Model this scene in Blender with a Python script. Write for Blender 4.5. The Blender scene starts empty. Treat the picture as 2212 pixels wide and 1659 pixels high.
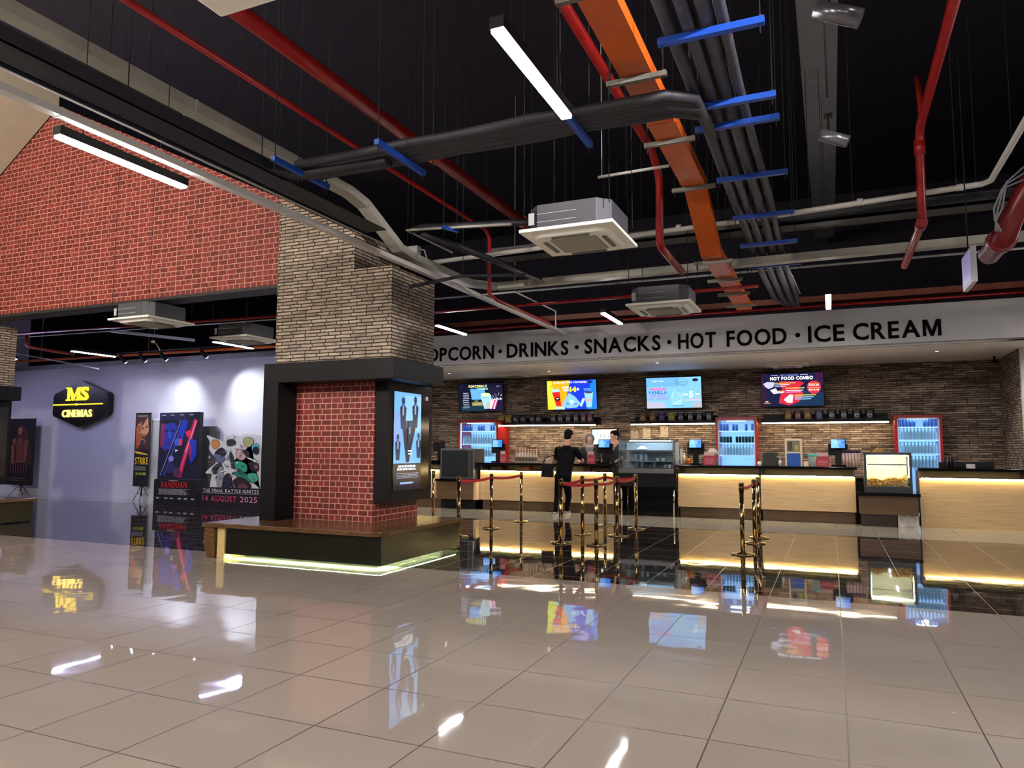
import bpy, bmesh, math, random
from mathutils import Vector, Matrix
random.seed(7)
S = bpy.context.scene
COL = S.collection
PI = math.pi
# ------------------------------------------------------------------ camera, world, exposure
W_, H_, F_ = 2212, 1659, 1574.6
CH = 1.5
_y, _p, _r = .41196, .088327, .0035367
_c, _s = math.cos(_y), math.sin(_y)
f0 = Vector((-_s, _c, 0)); r0 = Vector((_c, _s, 0)); u0 = Vector((0, 0, 1))
FW = f0*math.cos(_p)+u0*math.sin(_p); UP = -f0*math.sin(_p)+u0*math.cos(_p)
RT = r0*math.cos(_r)+UP*math.sin(_r); UP = -r0*math.sin(_r)+UP*math.cos(_r)
cam = bpy.data.cameras.new('camera'); camo = bpy.data.objects.new('camera', cam); COL.objects.link(camo)
cam.sensor_width = 36; cam.lens = F_/W_*36; cam.clip_start = .05; cam.clip_end = 200
m = Matrix((RT, UP, -FW)).transposed().to_4x4(); m.translation = (0, 0, CH); camo.matrix_world = m
S.camera = camo
S.view_settings.view_transform = 'Standard'; S.view_settings.look = 'None'
S.view_settings.gamma = 1; S.view_settings.exposure = 0.65; S.view_settings.use_curve_mapping = False
wd = bpy.data.worlds.new('world'); S.world = wd; wd.use_nodes = True
wd.node_tree.nodes['Background'].inputs[0].default_value = (.46, .38, .62, 1)
wd.node_tree.nodes['Background'].inputs[1].default_value = .03

def ray(px, py):
    return RT*((px-W_/2)/F_)-UP*((py-H_/2)/F_)+FW
def PZ(px, py, z=0):
    d = ray(px, py); t = (z-CH)/d.z; return Vector((d.x*t, d.y*t, z))
def PY(px, py, y):
    d = ray(px, py); t = y/d.y; return Vector((d.x*t, y, CH+d.z*t))
def PX(px, py, x):
    d = ray(px, py); t = x/d.x; return Vector((x, d.y*t, CH+d.z*t))
def lin(h):
    if not isinstance(h, str): return tuple(h)[:3]
    h = h.lstrip('#'); v = [int(h[i:i+2], 16)/255 for i in (0, 2, 4)]
    return tuple(c/12.92 if c <= .04045 else ((c+.055)/1.055)**2.4 for c in v)

# ------------------------------------------------------------------ materials
MC = {}
def mat(name, col='808080', rough=.5, metal=0, emit=0, ecol=None, spec=.5, coat=0):
    if name in MC: return MC[name]
    m = bpy.data.materials.new(name); m.use_nodes = True; MC[name] = m
    b = m.node_tree.nodes['Principled BSDF']
    b.inputs['Base Color'].default_value = (*lin(col), 1)
    b.inputs['Roughness'].default_value = rough; b.inputs['Metallic'].default_value = metal
    b.inputs['Specular IOR Level'].default_value = spec
    if coat: b.inputs['Coat Weight'].default_value = coat; b.inputs['Coat Roughness'].default_value = .05
    if emit:
        b.inputs['Emission Color'].default_value = (*lin(ecol or col), 1)
        b.inputs['Emission Strength'].default_value = emit
    return m
def scr(col, s=1.0):
    """lit screen colour"""
    n = 'screen_%s_%d' % (col, int(s*100))
    if n in MC: return MC[n]
    m = mat(n, '050505', .2, 0, s, col); return m
def flat(col, rough=.6):
    return mat('print_'+col, col, rough)
def nodes(m): return m.node_tree.nodes, m.node_tree.links
def noise_var(m, scale=20, amt=.15, bump=0, stretch=None, rough=None):
    """vary a plain material with procedural noise"""
    N, L = nodes(m); b = N['Principled BSDF']; c = tuple(b.inputs['Base Color'].default_value)
    tc = N.new('ShaderNodeTexCoord'); mp = N.new('ShaderNodeMapping'); nz = N.new('ShaderNodeTexNoise')
    if stretch: mp.inputs['Scale'].default_value = stretch
    nz.inputs['Scale'].default_value = scale; nz.inputs['Detail'].default_value = 5
    L.new(tc.outputs['Object'], mp.inputs[0]); L.new(mp.outputs[0], nz.inputs['Vector'])
    rp = N.new('ShaderNodeValToRGB'); rp.color_ramp.elements[0].position = .3; rp.color_ramp.elements[1].position = .7
    rp.color_ramp.elements[0].color = tuple(x*(1-amt) for x in c[:3])+(1,)
    rp.color_ramp.elements[1].color = tuple(min(1, x*(1+amt)) for x in c[:3])+(1,)
    L.new(nz.outputs['Fac'], rp.inputs[0]); L.new(rp.outputs[0], b.inputs['Base Color'])
    if bump:
        bp = N.new('ShaderNodeBump'); bp.inputs['Strength'].default_value = bump; bp.inputs['Distance'].default_value = .01
        L.new(nz.outputs['Fac'], bp.inputs['Height']); L.new(bp.outputs[0], b.inputs['Normal'])
    return m
def brick_mat(name, c1, c2, cm, w, h, mortar=.01, rough=.7, squash=1, sqf=2, off=.5, noise=.0, bump=.4, dark=None, distort=0):
    m = mat(name, c1, rough); N, L = nodes(m); b = N['Principled BSDF']
    uv = N.new('ShaderNodeTexCoord'); br = N.new('ShaderNodeTexBrick')
    br.inputs['Scale'].default_value = 1; br.inputs['Brick Width'].default_value = w; br.inputs['Row Height'].default_value = h
    br.inputs['Mortar Size'].default_value = mortar; br.inputs['Mortar Smooth'].default_value = .15
    br.inputs['Color1'].default_value = (*lin(c1), 1); br.inputs['Color2'].default_value = (*lin(c2), 1)
    br.inputs['Mortar'].default_value = (*lin(cm), 1)
    br.offset = off; br.squash = squash; br.squash_frequency = sqf
    src = uv.outputs['UV']
    if distort:
        nd = N.new('ShaderNodeTexNoise'); nd.inputs['Scale'].default_value = 7
        L.new(src, nd.inputs['Vector'])
        mx = N.new('ShaderNodeVectorMath'); mx.operation = 'MULTIPLY_ADD'
        mx.inputs[1].default_value = (distort, distort, 0); L.new(nd.outputs['Color'], mx.inputs[0]); L.new(src, mx.inputs[2])
        src = mx.outputs[0]
    L.new(src, br.inputs['Vector'])
    out = br.outputs['Color']
    if noise:
        nz = N.new('ShaderNodeTexNoise'); nz.inputs['Scale'].default_value = 5; nz.inputs['Detail'].default_value = 8
        mp = N.new('ShaderNodeMapping'); mp.inputs['Scale'].default_value = (1, 5, 1)
        L.new(uv.outputs['UV'], mp.inputs[0]); L.new(mp.outputs[0], nz.inputs['Vector'])
        mr = N.new('ShaderNodeMapRange'); mr.inputs[1].default_value = .3; mr.inputs[2].default_value = .7
        mr.inputs[3].default_value = 1-noise; mr.inputs[4].default_value = 1+noise
        L.new(nz.outputs['Fac'], mr.inputs[0])
        vm = N.new('ShaderNodeVectorMath'); vm.operation = 'SCALE'
        L.new(out, vm.inputs[0]); L.new(mr.outputs[0], vm.inputs['Scale']); out = vm.outputs[0]
    L.new(out, b.inputs['Base Color'])
    bp = N.new('ShaderNodeBump'); bp.inputs['Strength'].default_value = bump; bp.inputs['Distance'].default_value = .012; bp.invert = True
    L.new(br.outputs['Fac'], bp.inputs['Height']); L.new(bp.outputs[0], b.inputs['Normal'])
    return m
def floor_mat(name, c1, c2, grout, rough, ripple, wave=.0035, gr_w=.0035):
    m = mat(name, c1, rough, spec=.6); N, L = nodes(m); b = N['Principled BSDF']
    b.inputs['IOR'].default_value = 1.68
    tc = N.new('ShaderNodeTexCoord'); mp = N.new('ShaderNodeMapping')
    mp.inputs['Location'].default_value = (.048, -4.66, 0)
    L.new(tc.outputs['Object'], mp.inputs[0])
    br = N.new('ShaderNodeTexBrick'); br.offset = 0; br.squash = 1
    for k, v in (('Scale', 1), ('Brick Width', .662), ('Row Height', .68), ('Mortar Size', gr_w), ('Mortar Smooth', .1)):
        br.inputs[k].default_value = v
    br.inputs['Color1'].default_value = (*lin(c1), 1); br.inputs['Color2'].default_value = (*lin(c2), 1); br.inputs['Mortar'].default_value = (*lin(grout), 1)
    L.new(mp.outputs[0], br.inputs['Vector'])
    L.new(br.outputs['Color'], b.inputs['Base Color'])
    mr = N.new('ShaderNodeMapRange'); mr.inputs[3].default_value = rough; mr.inputs[4].default_value = .35
    L.new(br.outputs['Fac'], mr.inputs[0]); L.new(mr.outputs[0], b.inputs['Roughness'])
    nz = N.new('ShaderNodeTexNoise'); nz.inputs['Scale'].default_value = ripple; nz.inputs['Detail'].default_value = 1
    L.new(tc.outputs['Object'], nz.inputs['Vector'])
    b1 = N.new('ShaderNodeBump'); b1.inputs['Strength'].default_value = 1; b1.inputs['Distance'].default_value = wave
    L.new(nz.outputs['Fac'], b1.inputs['Height'])
    b2 = N.new('ShaderNodeBump'); b2.invert = True; b2.inputs['Strength'].default_value = .5; b2.inputs['Distance'].default_value = .002
    L.new(br.outputs['Fac'], b2.inputs['Height']); L.new(b1.outputs[0], b2.inputs['Normal']); L.new(b2.outputs[0], b.inputs['Normal'])
    return m
def glass_mat(name, tint='e8f4f6', gl=.08):
    m = bpy.data.materials.new(name); m.use_nodes = True; MC[name] = m; N, L = nodes(m); N.clear()
    o = N.new('ShaderNodeOutputMaterial'); t = N.new('ShaderNodeBsdfTransparent'); g = N.new('ShaderNodeBsdfGlossy'); mx = N.new('ShaderNodeMixShader')
    fr = N.new('ShaderNodeFresnel'); fr.inputs[0].default_value = 1.5
    t.inputs[0].default_value = (*lin(tint), 1); g.inputs['Roughness'].default_value = .02
    ad = N.new('ShaderNodeMath'); ad.operation = 'MULTIPLY'; ad.inputs[1].default_value = gl/.04
    L.new(fr.outputs[0], ad.inputs[0]); L.new(ad.outputs[0], mx.inputs[0])
    L.new(t.outputs[0], mx.inputs[1]); L.new(g.outputs[0], mx.inputs[2]); L.new(mx.outputs[0], o.inputs[0])
    return m

# ------------------------------------------------------------------ mesh builder
class MB:
    def __init__(s): s.v = []; s.f = []; s.mi = []; s.ms = []; s.cur = 0; s.sm = []; s.smooth = False
    def use(s, m):
        if m not in s.ms: s.ms.append(m)
        s.cur = s.ms.index(m); return s
    def face(s, idx): s.f.append(idx); s.mi.append(s.cur); s.sm.append(s.smooth)
    def quad(s, *p):
        n = len(s.v); s.v += [Vector(q) for q in p]; s.face(list(range(n, n+len(p)))); return s
    def box(s, x0, x1, y0, y1, z0, z1, M=None):
        n = len(s.v); P = [(x, y, z) for x in (x0, x1) for y in (y0, y1) for z in (z0, z1)]
        s.v += [(M @ Vector(p)) if M else Vector(p) for p in P]
        for q in ((0, 1, 3, 2), (4, 6, 7, 5), (0, 4, 5, 1), (2, 3, 7, 6), (0, 2, 6, 4), (1, 5, 7, 3)): s.face([n+i for i in q])
        return s
    def bar(s, a, b, w, h, up=(0, 0, 1)):
        a = Vector(a); b = Vector(b); d = (b-a); l = d.length; d.normalize(); up = Vector(up)
        if abs(d.dot(up)) > .99: up = Vector((0, 1, 0))
        r = d.cross(up).normalized(); u = r.cross(d)
        M = Matrix((r, d, u)).transposed().to_4x4(); M.translation = a
        return s.box(-w/2, w/2, 0, l, -h/2, h/2, M)
    def cyl(s, a, b, r, r2=None, n=14, cap=True):
        a = Vector(a); b = Vector(b); r2 = r if r2 is None else r2; d = (b-a).normalized()
        t = Vector((0, 0, 1)) if abs(d.z) < .9 else Vector((1, 0, 0)); x = d.cross(t).normalized(); y = d.cross(x)
        k = len(s.v)
        for P, R in ((a, r), (b, r2)):
            for i in range(n):
                an = 2*PI*i/n; s.v.append(P+(x*math.cos(an)+y*math.sin(an))*R)
        sv = s.smooth; s.smooth = True
        for i in range(n): j = (i+1) % n; s.face([k+i, k+n+i, k+n+j, k+j])
        s.smooth = sv
        if cap: s.face([k+i for i in range(n)]); s.face([k+n+i for i in reversed(range(n))])
        return s
    def tube(s, pts, r, n=10):
        pts = [Vector(p) for p in pts]; k = len(s.v); fr = None
        for i, p in enumerate(pts):
            d = (pts[min(i+1, len(pts)-1)]-pts[max(i-1, 0)]).normalized()
            if fr is None:
                t = Vector((0, 0, 1)) if abs(d.z) < .9 else Vector((1, 0, 0)); fr = d.cross(t).normalized()
            fr = (fr-d*fr.dot(d)).normalized(); y = d.cross(fr)
            sc = 1.0
            if 0 < i < len(pts)-1:
                d1 = (pts[i]-pts[i-1]).normalized(); sc = 1/max(.5, math.sqrt((1+d1.dot((pts[i+1]-pts[i]).normalized()))/2))
            for j in range(n):
                an = 2*PI*j/n; s.v.append(p+(fr*math.cos(an)+y*math.sin(an))*r)
        sv = s.smooth; s.smooth = True
        for i in range(len(pts)-1):
            for j in range(n):
                j2 = (j+1) % n; s.face([k+i*n+j, k+(i+1)*n+j, k+(i+1)*n+j2, k+i*n+j2])
        s.smooth = sv
        s.face([k+j for j in range(n)]); s.face([k+(len(pts)-1)*n+j for j in reversed(range(n))])
        return s
    def lathe(s, prof, c=(0, 0, 0), n=20, sx=1, sy=1):
        k = len(s.v); c = Vector(c)
        for r, z in prof:
            for j in range(n):
                a = 2*PI*j/n; s.v.append(c+Vector((r*math.cos(a)*sx, r*math.sin(a)*sy, z)))
        sv = s.smooth; s.smooth = True
        for i in range(len(prof)-1):
            for j in range(n):
                j2 = (j+1) % n; s.face([k+i*n+j, k+i*n+j2, k+(i+1)*n+j2, k+(i+1)*n+j])
        s.smooth = sv
        s.face([k+j for j in reversed(range(n))]); s.face([k+(len(prof)-1)*n+j for j in range(n)])
        return s
    def ell(s, c, rx, ry, rz, n=14, m=9, M=None):
        k = len(s.v); c = Vector(c); s.v.append(c+((M @ Vector((0, 0, -rz))) if M else Vector((0, 0, -rz))))
        for i in range(1, m):
            t = -PI/2+PI*i/m
            for j in range(n):
                a = 2*PI*j/n; p = Vector((rx*math.cos(t)*math.cos(a), ry*math.cos(t)*math.sin(a), rz*math.sin(t)))
                s.v.append(c+((M @ p) if M else p))
        s.v.append(c+((M @ Vector((0, 0, rz))) if M else Vector((0, 0, rz)))); sv = s.smooth; s.smooth = True
        for j in range(n): s.face([k, k+1+(j+1) % n, k+1+j])
        for i in range(m-2):
            for j in range(n):
                j2 = (j+1) % n; a = k+1+i*n; s.face([a+j, a+j2, a+n+j2, a+n+j])
        e = len(s.v)-1
        for j in range(n): s.face([e, e-n+j, e-n+(j+1) % n])
        s.smooth = sv; return s
    def prism(s, pts, fn, d):
        """pts 2D outline, fn(u,v,w)->point, extruded from w=0 to w=d"""
        n = len(pts); k = len(s.v)
        s.v += [Vector(fn(u, v, 0)) for u, v in pts]+[Vector(fn(u, v, d)) for u, v in pts]
        s.face([k+i for i in range(n)]); s.face([k+n+i for i in reversed(range(n))])
        for i in range(n): j = (i+1) % n; s.face([k+i, k+n+i, k+n+j, k+j])
        return s
    def build(s, name, m=None, parent=None, bev=0, local=False):
        ms = s.ms or [m]
        if parent is not None:
            off = Vector((0, 0, 0)) if local else Vector(parent.location)
            if parent.parent is not None and not local: off = off+Vector(parent.parent.location)
            loc = Vector((0, 0, 0))
            if parent.type == 'MESH' and not local:
                pass
        elif local: off = loc = Vector((0, 0, 0))
        else:
            xs = [p.x for p in s.v]; ys = [p.y for p in s.v]; zs = [p.z for p in s.v]
            off = Vector(((min(xs)+max(xs))/2, (min(ys)+max(ys))/2, min(zs))); loc = off
        me = bpy.data.meshes.new(name); me.from_pydata([p-off for p in s.v], [], s.f)
        for x in ms: me.materials.append(x)
        for i, p in enumerate(me.polygons): p.material_index = s.mi[i] if s.ms else 0; p.use_smooth = s.sm[i]
        uv = me.uv_layers.new(name='UVMap')
        me.update()
        for p in me.polygons:
            nx, ny, nz = (abs(c) for c in p.normal)
            for li in p.loop_indices:
                co = s.v[me.loops[li].vertex_index]
                if nz > .8: u = (co.x, co.y)
                elif ny >= nx: u = (co.x, co.z)
                else: u = (co.y, co.z)
                uv.data[li].uv = u
        bm = bmesh.new(); bm.from_mesh(me); bmesh.ops.recalc_face_normals(bm, faces=bm.faces)
        bm.to_mesh(me); bm.free()
        o = bpy.data.objects.new(name, me); COL.objects.link(o)
        if parent is not None: o.parent = parent
        o.location = loc
        if bev:
            b = o.modifiers.new('bevel', 'BEVEL'); b.width = bev; b.segments = 2; b.limit_method = 'ANGLE'
        return o

def tag(o, label=None, cat=None, group=None, kind=None):
    if label: o['label'] = label
    if cat: o['category'] = cat
    if group: o['group'] = group
    if kind: o['kind'] = kind
    return o
def thing(name, label, cat, loc=(0, 0, 0), rz=0, group=None):
    o = bpy.data.objects.new(name, None); COL.objects.link(o); o.location = loc; o.rotation_euler = (0, 0, rz)
    o.empty_display_size = .1
    return tag(o, label, cat, group)
def clone(o, loc, label, rz=None, parent=None):
    c = o.copy(); COL.objects.link(c)
    if parent is None:
        c.location = loc
        if rz is not None: c.rotation_euler = (0, 0, rz)
        if label: c['label'] = label
    else: c.parent = parent
    for ch in list(KIDS.get(o.name, [])): clone(ch, None, None, None, c)
    return c
KIDS = {}
def reg(o):
    KIDS[o.name] = [c for c in bpy.data.objects if c.parent == o]
    for c in KIDS[o.name]:
        KIDS[c.name] = [d for d in bpy.data.objects if d.parent == c]
    return o
def struct(name, mb, m, label=None, bev=0):
    o = mb.build(name, m, None, bev); return tag(o, label, None, None, 'structure')

# ------------------------------------------------------------------ lettering
GL = {}
MBOLD = [(0, 0), (.13, 0), (.13, .46), (.30, 0), (.42, 0), (.59, .46), (.59, 0), (.72, 0), (.72, .69), (.53, .69), (.36, .22), (.19, .69), (0, .69)]
def glyph(ch, bold=.0):
    k = (ch, bold)
    if ch == 'M' and bold >= .015: return (MBOLD, [[0, 1, 2, 11, 12], [2, 3, 10, 11], [3, 4, 10], [4, 5, 9, 10], [5, 6, 7, 8, 9]], .72)
    if k in GL: return GL[k]
    cu = bpy.data.curves.new('g', 'FONT'); cu.body = ch; cu.size = 1; cu.offset = bold; cu.resolution_u = 3; cu.fill_mode = 'FRONT'
    o = bpy.data.objects.new('g', cu); me = o.to_mesh()
    v = [(p.co.x, p.co.y) for p in me.vertices]; f = [list(p.vertices) for p in me.polygons]
    o.to_mesh_clear(); bpy.data.objects.remove(o); bpy.data.curves.remove(cu)
    x0 = min(a for a, _ in v); v = [(a-x0, b) for a, b in v]; GL[k] = (v, f, max(a for a, _ in v)); return GL[k]
SER = {'M': ((.05, .95), (.05, .95)), 'N': ((.08,), (.08, .92)), 'I': ((.5,), (.5,)), 'H': ((.1, .9), (.1, .9)), 'A': ((.04, .96), ()), 'U': ((), (.08, .92)),
       'T': ((.5,), ()), 'E': ((.12,), (.12,)), 'R': ((.12, .95), (.1,)), 'B': ((.1,), (.1,)), 'D': ((.1,), (.1,)), 'F': ((.12,), (.12,)), 'L': ((.12,), (.12,)),
       'P': ((.12,), (.12,)), '1': ((.6,), ()), '4': ((.7,), ())}
def text2d(s, bold=.0, gap=.09, serif=False):
    V = []; Fs = []; x = 0
    for ch in s:
        if ch == ' ': x += .32; continue
        v, f, w = glyph(ch, bold); k = len(V)
        V += [(a+x, b) for a, b in v]; Fs += [[k+i for i in q] for q in f]
        if serif and ch in SER:
            for lst, yy in ((SER[ch][0], 0), (SER[ch][1], .66)):
                for t in lst:
                    k = len(V); cx = x+t*w; V += [(cx-.13, yy), (cx+.13, yy), (cx+.13, yy+.045), (cx-.13, yy+.045)]; Fs.append([k, k+1, k+2, k+3])
        x += w+gap
    x0 = min(a for a, _ in V); x1 = max(a for a, _ in V); y0 = min(b for _, b in V); y1 = max(b for _, b in V)
    return [((a-x0)/(x1-x0), (b-y0)/(y1-y0)) for a, b in V], Fs
class Pic:
    """flat coloured shapes laid on a plane: o + u*U + v*V, each shape a hair in front of the one before"""
    def __init__(s, o, U, V, N=None, step=.0006, base=.001, em=None):
        s.o = Vector(o); s.U = Vector(U); s.V = Vector(V); s.N = (N and Vector(N)) or s.U.cross(s.V).normalized()
        s.mb = MB(); s.k = base; s.st = step; s.em = em
    def m(s, c): return scr(c, s.em) if s.em else flat(c)
    def P(s, u, v): return s.o+s.U*u+s.V*v+s.N*s.k
    def poly(s, c, pts):
        s.mb.use(s.m(c)); s.mb.quad(*[s.P(u, v) for u, v in pts]); s.k += s.st; return s
    def rect(s, c, u0, v0, u1, v1): return s.poly(c, ((u0, v0), (u1, v0), (u1, v1), (u0, v1)))
    def ell(s, c, u, v, ru, rv, n=20):
        return s.poly(c, [(u+ru*math.cos(2*PI*i/n), v+rv*math.sin(2*PI*i/n)) for i in range(n)])
    def ring(s, c, u, v, ru, rv, t=.15, n=20):
        s.mb.use(s.m(c))
        for i in range(n):
            a, b = 2*PI*i/n, 2*PI*(i+1)/n
            s.mb.quad(s.P(u+ru*math.cos(a), v+rv*math.sin(a)), s.P(u+ru*math.cos(b), v+rv*math.sin(b)),
                      s.P(u+ru*(1-t)*math.cos(b), v+rv*(1-t)*math.sin(b)), s.P(u+ru*(1-t)*math.cos(a), v+rv*(1-t)*math.sin(a)))
        s.k += s.st; return s
    def line(s, c, pts, w):
        s.mb.use(s.m(c)); r = s.V.length/s.U.length
        for (a, b), (d, e) in zip(pts, pts[1:]):
            dx, dy = d-a, (e-b)*r; l = math.hypot(dx, dy) or 1; nx, ny = -dy/l*w/2, dx/l*w/2/r
            s.mb.quad(s.P(a+nx, b+ny), s.P(d+nx, e+ny), s.P(d-nx, e-ny), s.P(a-nx, b-ny))
        s.k += s.st; return s
    def text(s, c, t, u0, v0, u1, v1, bold=.0, serif=False, gap=.09, slant=0):
        s.mb.use(s.m(c)); V, Fs = text2d(t, bold, gap, serif); n = len(s.mb.v)
        s.mb.v += [s.P(u0+(u1-u0)*a+slant*b, v0+(v1-v0)*b) for a, b in V]
        for f in Fs: s.mb.face([n+i for i in f])
        s.k += s.st; return s
    def lines(s, c, u0, v0, u1, v1, n, seed=1, fill=.5):
        """small print: rows of short word bars"""
        r = random.Random(seed); h = (v1-v0)/n; s.mb.use(s.m(c))
        for i in range(n):
            u = u0+r.random()*.03; e = u1-r.random()*(u1-u0)*.2
            while u < e:
                w = (u1-u0)*(.05+r.random()*.12); w = min(w, e-u)
                a = v0+h*i; s.mb.quad(s.P(u, a), s.P(u+w, a), s.P(u+w, a+h*fill), s.P(u, a+h*fill)); u += w+(u1-u0)*.02
        s.k += s.st; return s
    def build(s, name, parent): return s.mb.build(name, None, parent)
def letters(mb, txt, x0, x1, z0, z1, y, depth, bold=.0, serif=False, gap=.09):
    """raised lettering on a wall facing -Y: front at y-depth"""
    V, Fs = text2d(txt, bold, gap, serif); n = len(mb.v); k = len(V)
    mb.v += [Vector((x0+(x1-x0)*a, y-depth, z0+(z1-z0)*b)) for a, b in V]+[Vector((x0+(x1-x0)*a, y, z0+(z1-z0)*b)) for a, b in V]
    ed = {}
    for f in Fs:
        mb.face([n+i for i in f])
        for a, b in zip(f, f[1:]+f[:1]): ed[(a, b)] = ed.get((a, b), 0)+1
    for a, b in ed:
        if (b, a) not in ed: mb.face([n+a, n+b, n+k+b, n+k+a])

# ------------------------------------------------------------------ shared materials
M_red = brick_mat('red_brick', '7c261c', '5a150d', 'bd8a78', .165, .0795, .006, .6, .62, 2, .5, .25, .35, distort=.008)
M_redw = brick_mat('red_brick_wall', '843026', '64201a', 'c08c7c', .185, .083, .006, .65, .62, 2, .5, .22, .3, distort=.008)
M_ledge = brick_mat('grey_ledgestone', 'b09e88', '8a7b6a', '2c241e', .26, .049, .0085, .8, .8, 3, .37, .35, .6, distort=.012)
M_stone = brick_mat('split_face_stone', 'ab9683', '5c4f46', '201814', .42, .05, .0062, .85, .6, 3, .41, .6, .6, distort=.012)
M_stone2 = brick_mat('rough_stone', 'b5a48f', '6c5d50', '2c241f', .12, .05, .008, .9, .7, 3, .41, .5, .8, distort=.03)
M_white = noise_var(mat('white_wall_paint', 'd2d0d8', .6), 3, .03)
M_bulk = noise_var(mat('pale_grey_paint', 'aaa5a4', .6), 3, .04)
M_soff = noise_var(mat('white_ceiling_paint', 'f0ece6', .6), 2, .03)
M_blackc = noise_var(mat('black_ceiling_paint', '1d1828', .9), 6, .25)
M_black = noise_var(mat('matt_black_board', '09080b', .5, spec=.25), 9, .2)
M_gloss = mat('black_gloss', '08080a', .12)
M_bpanel = noise_var(mat('black_laminate', '15160f', .22), 30, .25, stretch=(1, 1, .1))
M_wood = noise_var(mat('brown_laminate', '5e4227', .22), 6, .35, stretch=(1, 6, 6))
M_pine = noise_var(mat('bare_pine', 'c9b070', .6), 8, .2, stretch=(8, 8, 1))
M_beige = noise_var(mat('beige_plaster', 'a89c88', .7), 3, .04)
M_cwood = noise_var(mat('pale_oak_laminate', 'b79b74', .35), 3, .16, stretch=(.5, 1, 14))
M_dwood = noise_var(mat('dark_oak_laminate', '5d452e', .35), 3, .2, stretch=(.5, 1, 14))
M_ctop = mat('black_stone_top', '0a090b', .12)
M_steel = noise_var(mat('brushed_steel', '8b8c8e', .32, .9), 20, .08)
M_dsteel = mat('dark_steel', '4b4b4e', .35, .8)
M_galv = noise_var(mat('galvanised_steel', '8f908e', .45, .4), 8, .15)
M_brass = mat('brass_chrome', 'b59a6a', .12, 1)
M_chrome = mat('chrome', 'c8c4ba', .1, 1)
M_acw = mat('cream_plastic', 'f2f0e2', .4)
M_acg = mat('ac_grille', '9e9f90', .6)
M_rodm = mat('threaded_rod', '2a2a2f', .8, 0, spec=.15)
M_blue = mat('blue_strut', '1243a0', .45)
M_orange = noise_var(mat('orange_trunking', 'd9641e', .35), 4, .12)
M_redp = noise_var(mat('red_pipe_paint', '941a18', .3), 6, .15)
M_insul = noise_var(mat('grey_pipe_lagging', '3b3a42', .55), 12, .35, .3)
M_insd = noise_var(mat('black_pipe_lagging', '222126', .5), 12, .35, .3)
M_wpipe = mat('white_pvc', 'c9c6bf', .35)
M_trunk = noise_var(mat('cream_trunking', 'a2a094', .45), 5, .12)
M_lamp = mat('lamp_diffuser', 'ffffff', .4, 0, 92, 'fbf8f8')
M_glass = glass_mat('clear_glass')
M_gold = mat('gold_lit_letter', 'ffd21e', .4, 0, .95, 'ffdc2c')
M_belt = mat('red_belt', 'b01424', .7)
# ------------------------------------------------------------------ the room
XF0, XF1 = -34, 9
M_floor = floor_mat('beige_polished_tile', 'a89b8f', 'a3968b', '463a30', .03, 2.3, .0022, .004)
M_fdark = floor_mat('dark_polished_tile', '2f2723', '2b2420', '8a7a64', .03, 2.3, .0012, .003)
M_fgrey = floor_mat('grey_polished_tile', '9b968c', '969186', '3a342e', .06, 2.3, .002)
struct('floor', MB().box(XF0, XF1, -8, 8.06, -.2, 0), M_floor)
struct('floor', MB().box(XF0, XF1, 8.06, 14.2, -.2, 0), M_fdark)
struct('floor', MB().box(XF0, XF1, 14.2, 16.45, -.2, 0), M_fgrey)
struct('floor', MB().box(XF0, XF1, 16.45, 22, -.2, 0), M_fdark)
struct('ceiling', MB().box(XF0, XF1, -8, 22, 8.6, 8.8), M_blackc)
struct('wall_rear', MB().box(XF0, XF1, 21.8, 22, 0, 8.6), M_blackc)
struct('wall_front', MB().box(XF0, XF1, -8, -7.8, 0, 8.6), noise_var(mat('dim_grey_paint', '3a3836', .7), 3, .05))
struct('wall_right', MB().box(XF1-.2, XF1, -8, 22, 0, 8.6), MC['dim_grey_paint'])
# ceiling strip along x=0
struct('ceiling', MB().box(-.24, .26, -2, 21, 7.2, 7.45), noise_var(mat('grey_ceiling_strip', '86868a', .6), 4, .1))
# cinema lobby wall with posters, and the snack bar recess
WX = -11.6
struct('wall_left', MB().box(-30, WX, 15.1, 15.3, 0, 4.05), M_white)
struct('trim_1', MB().box(-30, WX, 15.06, 15.1, 3.93, 4.07), M_galv)
struct('wall_partition', MB().box(WX-.2, WX, 15.3, 18.6, 0, 4.05), M_stone)
struct('wall_back', MB().box(WX-.2, 6, 18.6, 18.8, 0, 3.9), M_stone)
struct('wall_bulkhead', MB().box(WX, 6, 15.1, 15.3, 3.47, 4.17), M_bulk)
struct('ceiling', MB().box(WX, 6, 15.6, 18.6, 3.47, 3.62), M_soff)
struct('ceiling', MB().box(WX, 6, 15.301, 15.599, 3.621, 3.64).box(WX, 6, 15.58, 15.599, 3.475, 3.62).box(WX, 6, 15.301, 15.315, 3.475, 3.62), M_black)  # added slot, black inside, that keeps the light strip out of view
tag(MB().box(-10.9, 3.0, 15.36, 15.40, 3.605, 3.6205).build('added_cove_light', mat('added_cove_led', 'ffffff', .4, 0, 72, 'fff2e2')), 'unseen light strip added in the slot behind the lettered bulkhead', 'lamp')  # unseen strip added to brighten the snack counter and its floor
struct('wall_side', MB().box(3.38, 3.6, 16.66, 18.6, 0, 3.47), M_stone2)
struct('wall_pier', MB().box(3.38, 6, 16.6, 16.66, 0, 3.47).box(3.37, 3.379, 16.6, 16.7, 0, 3.47), M_white)
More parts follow.
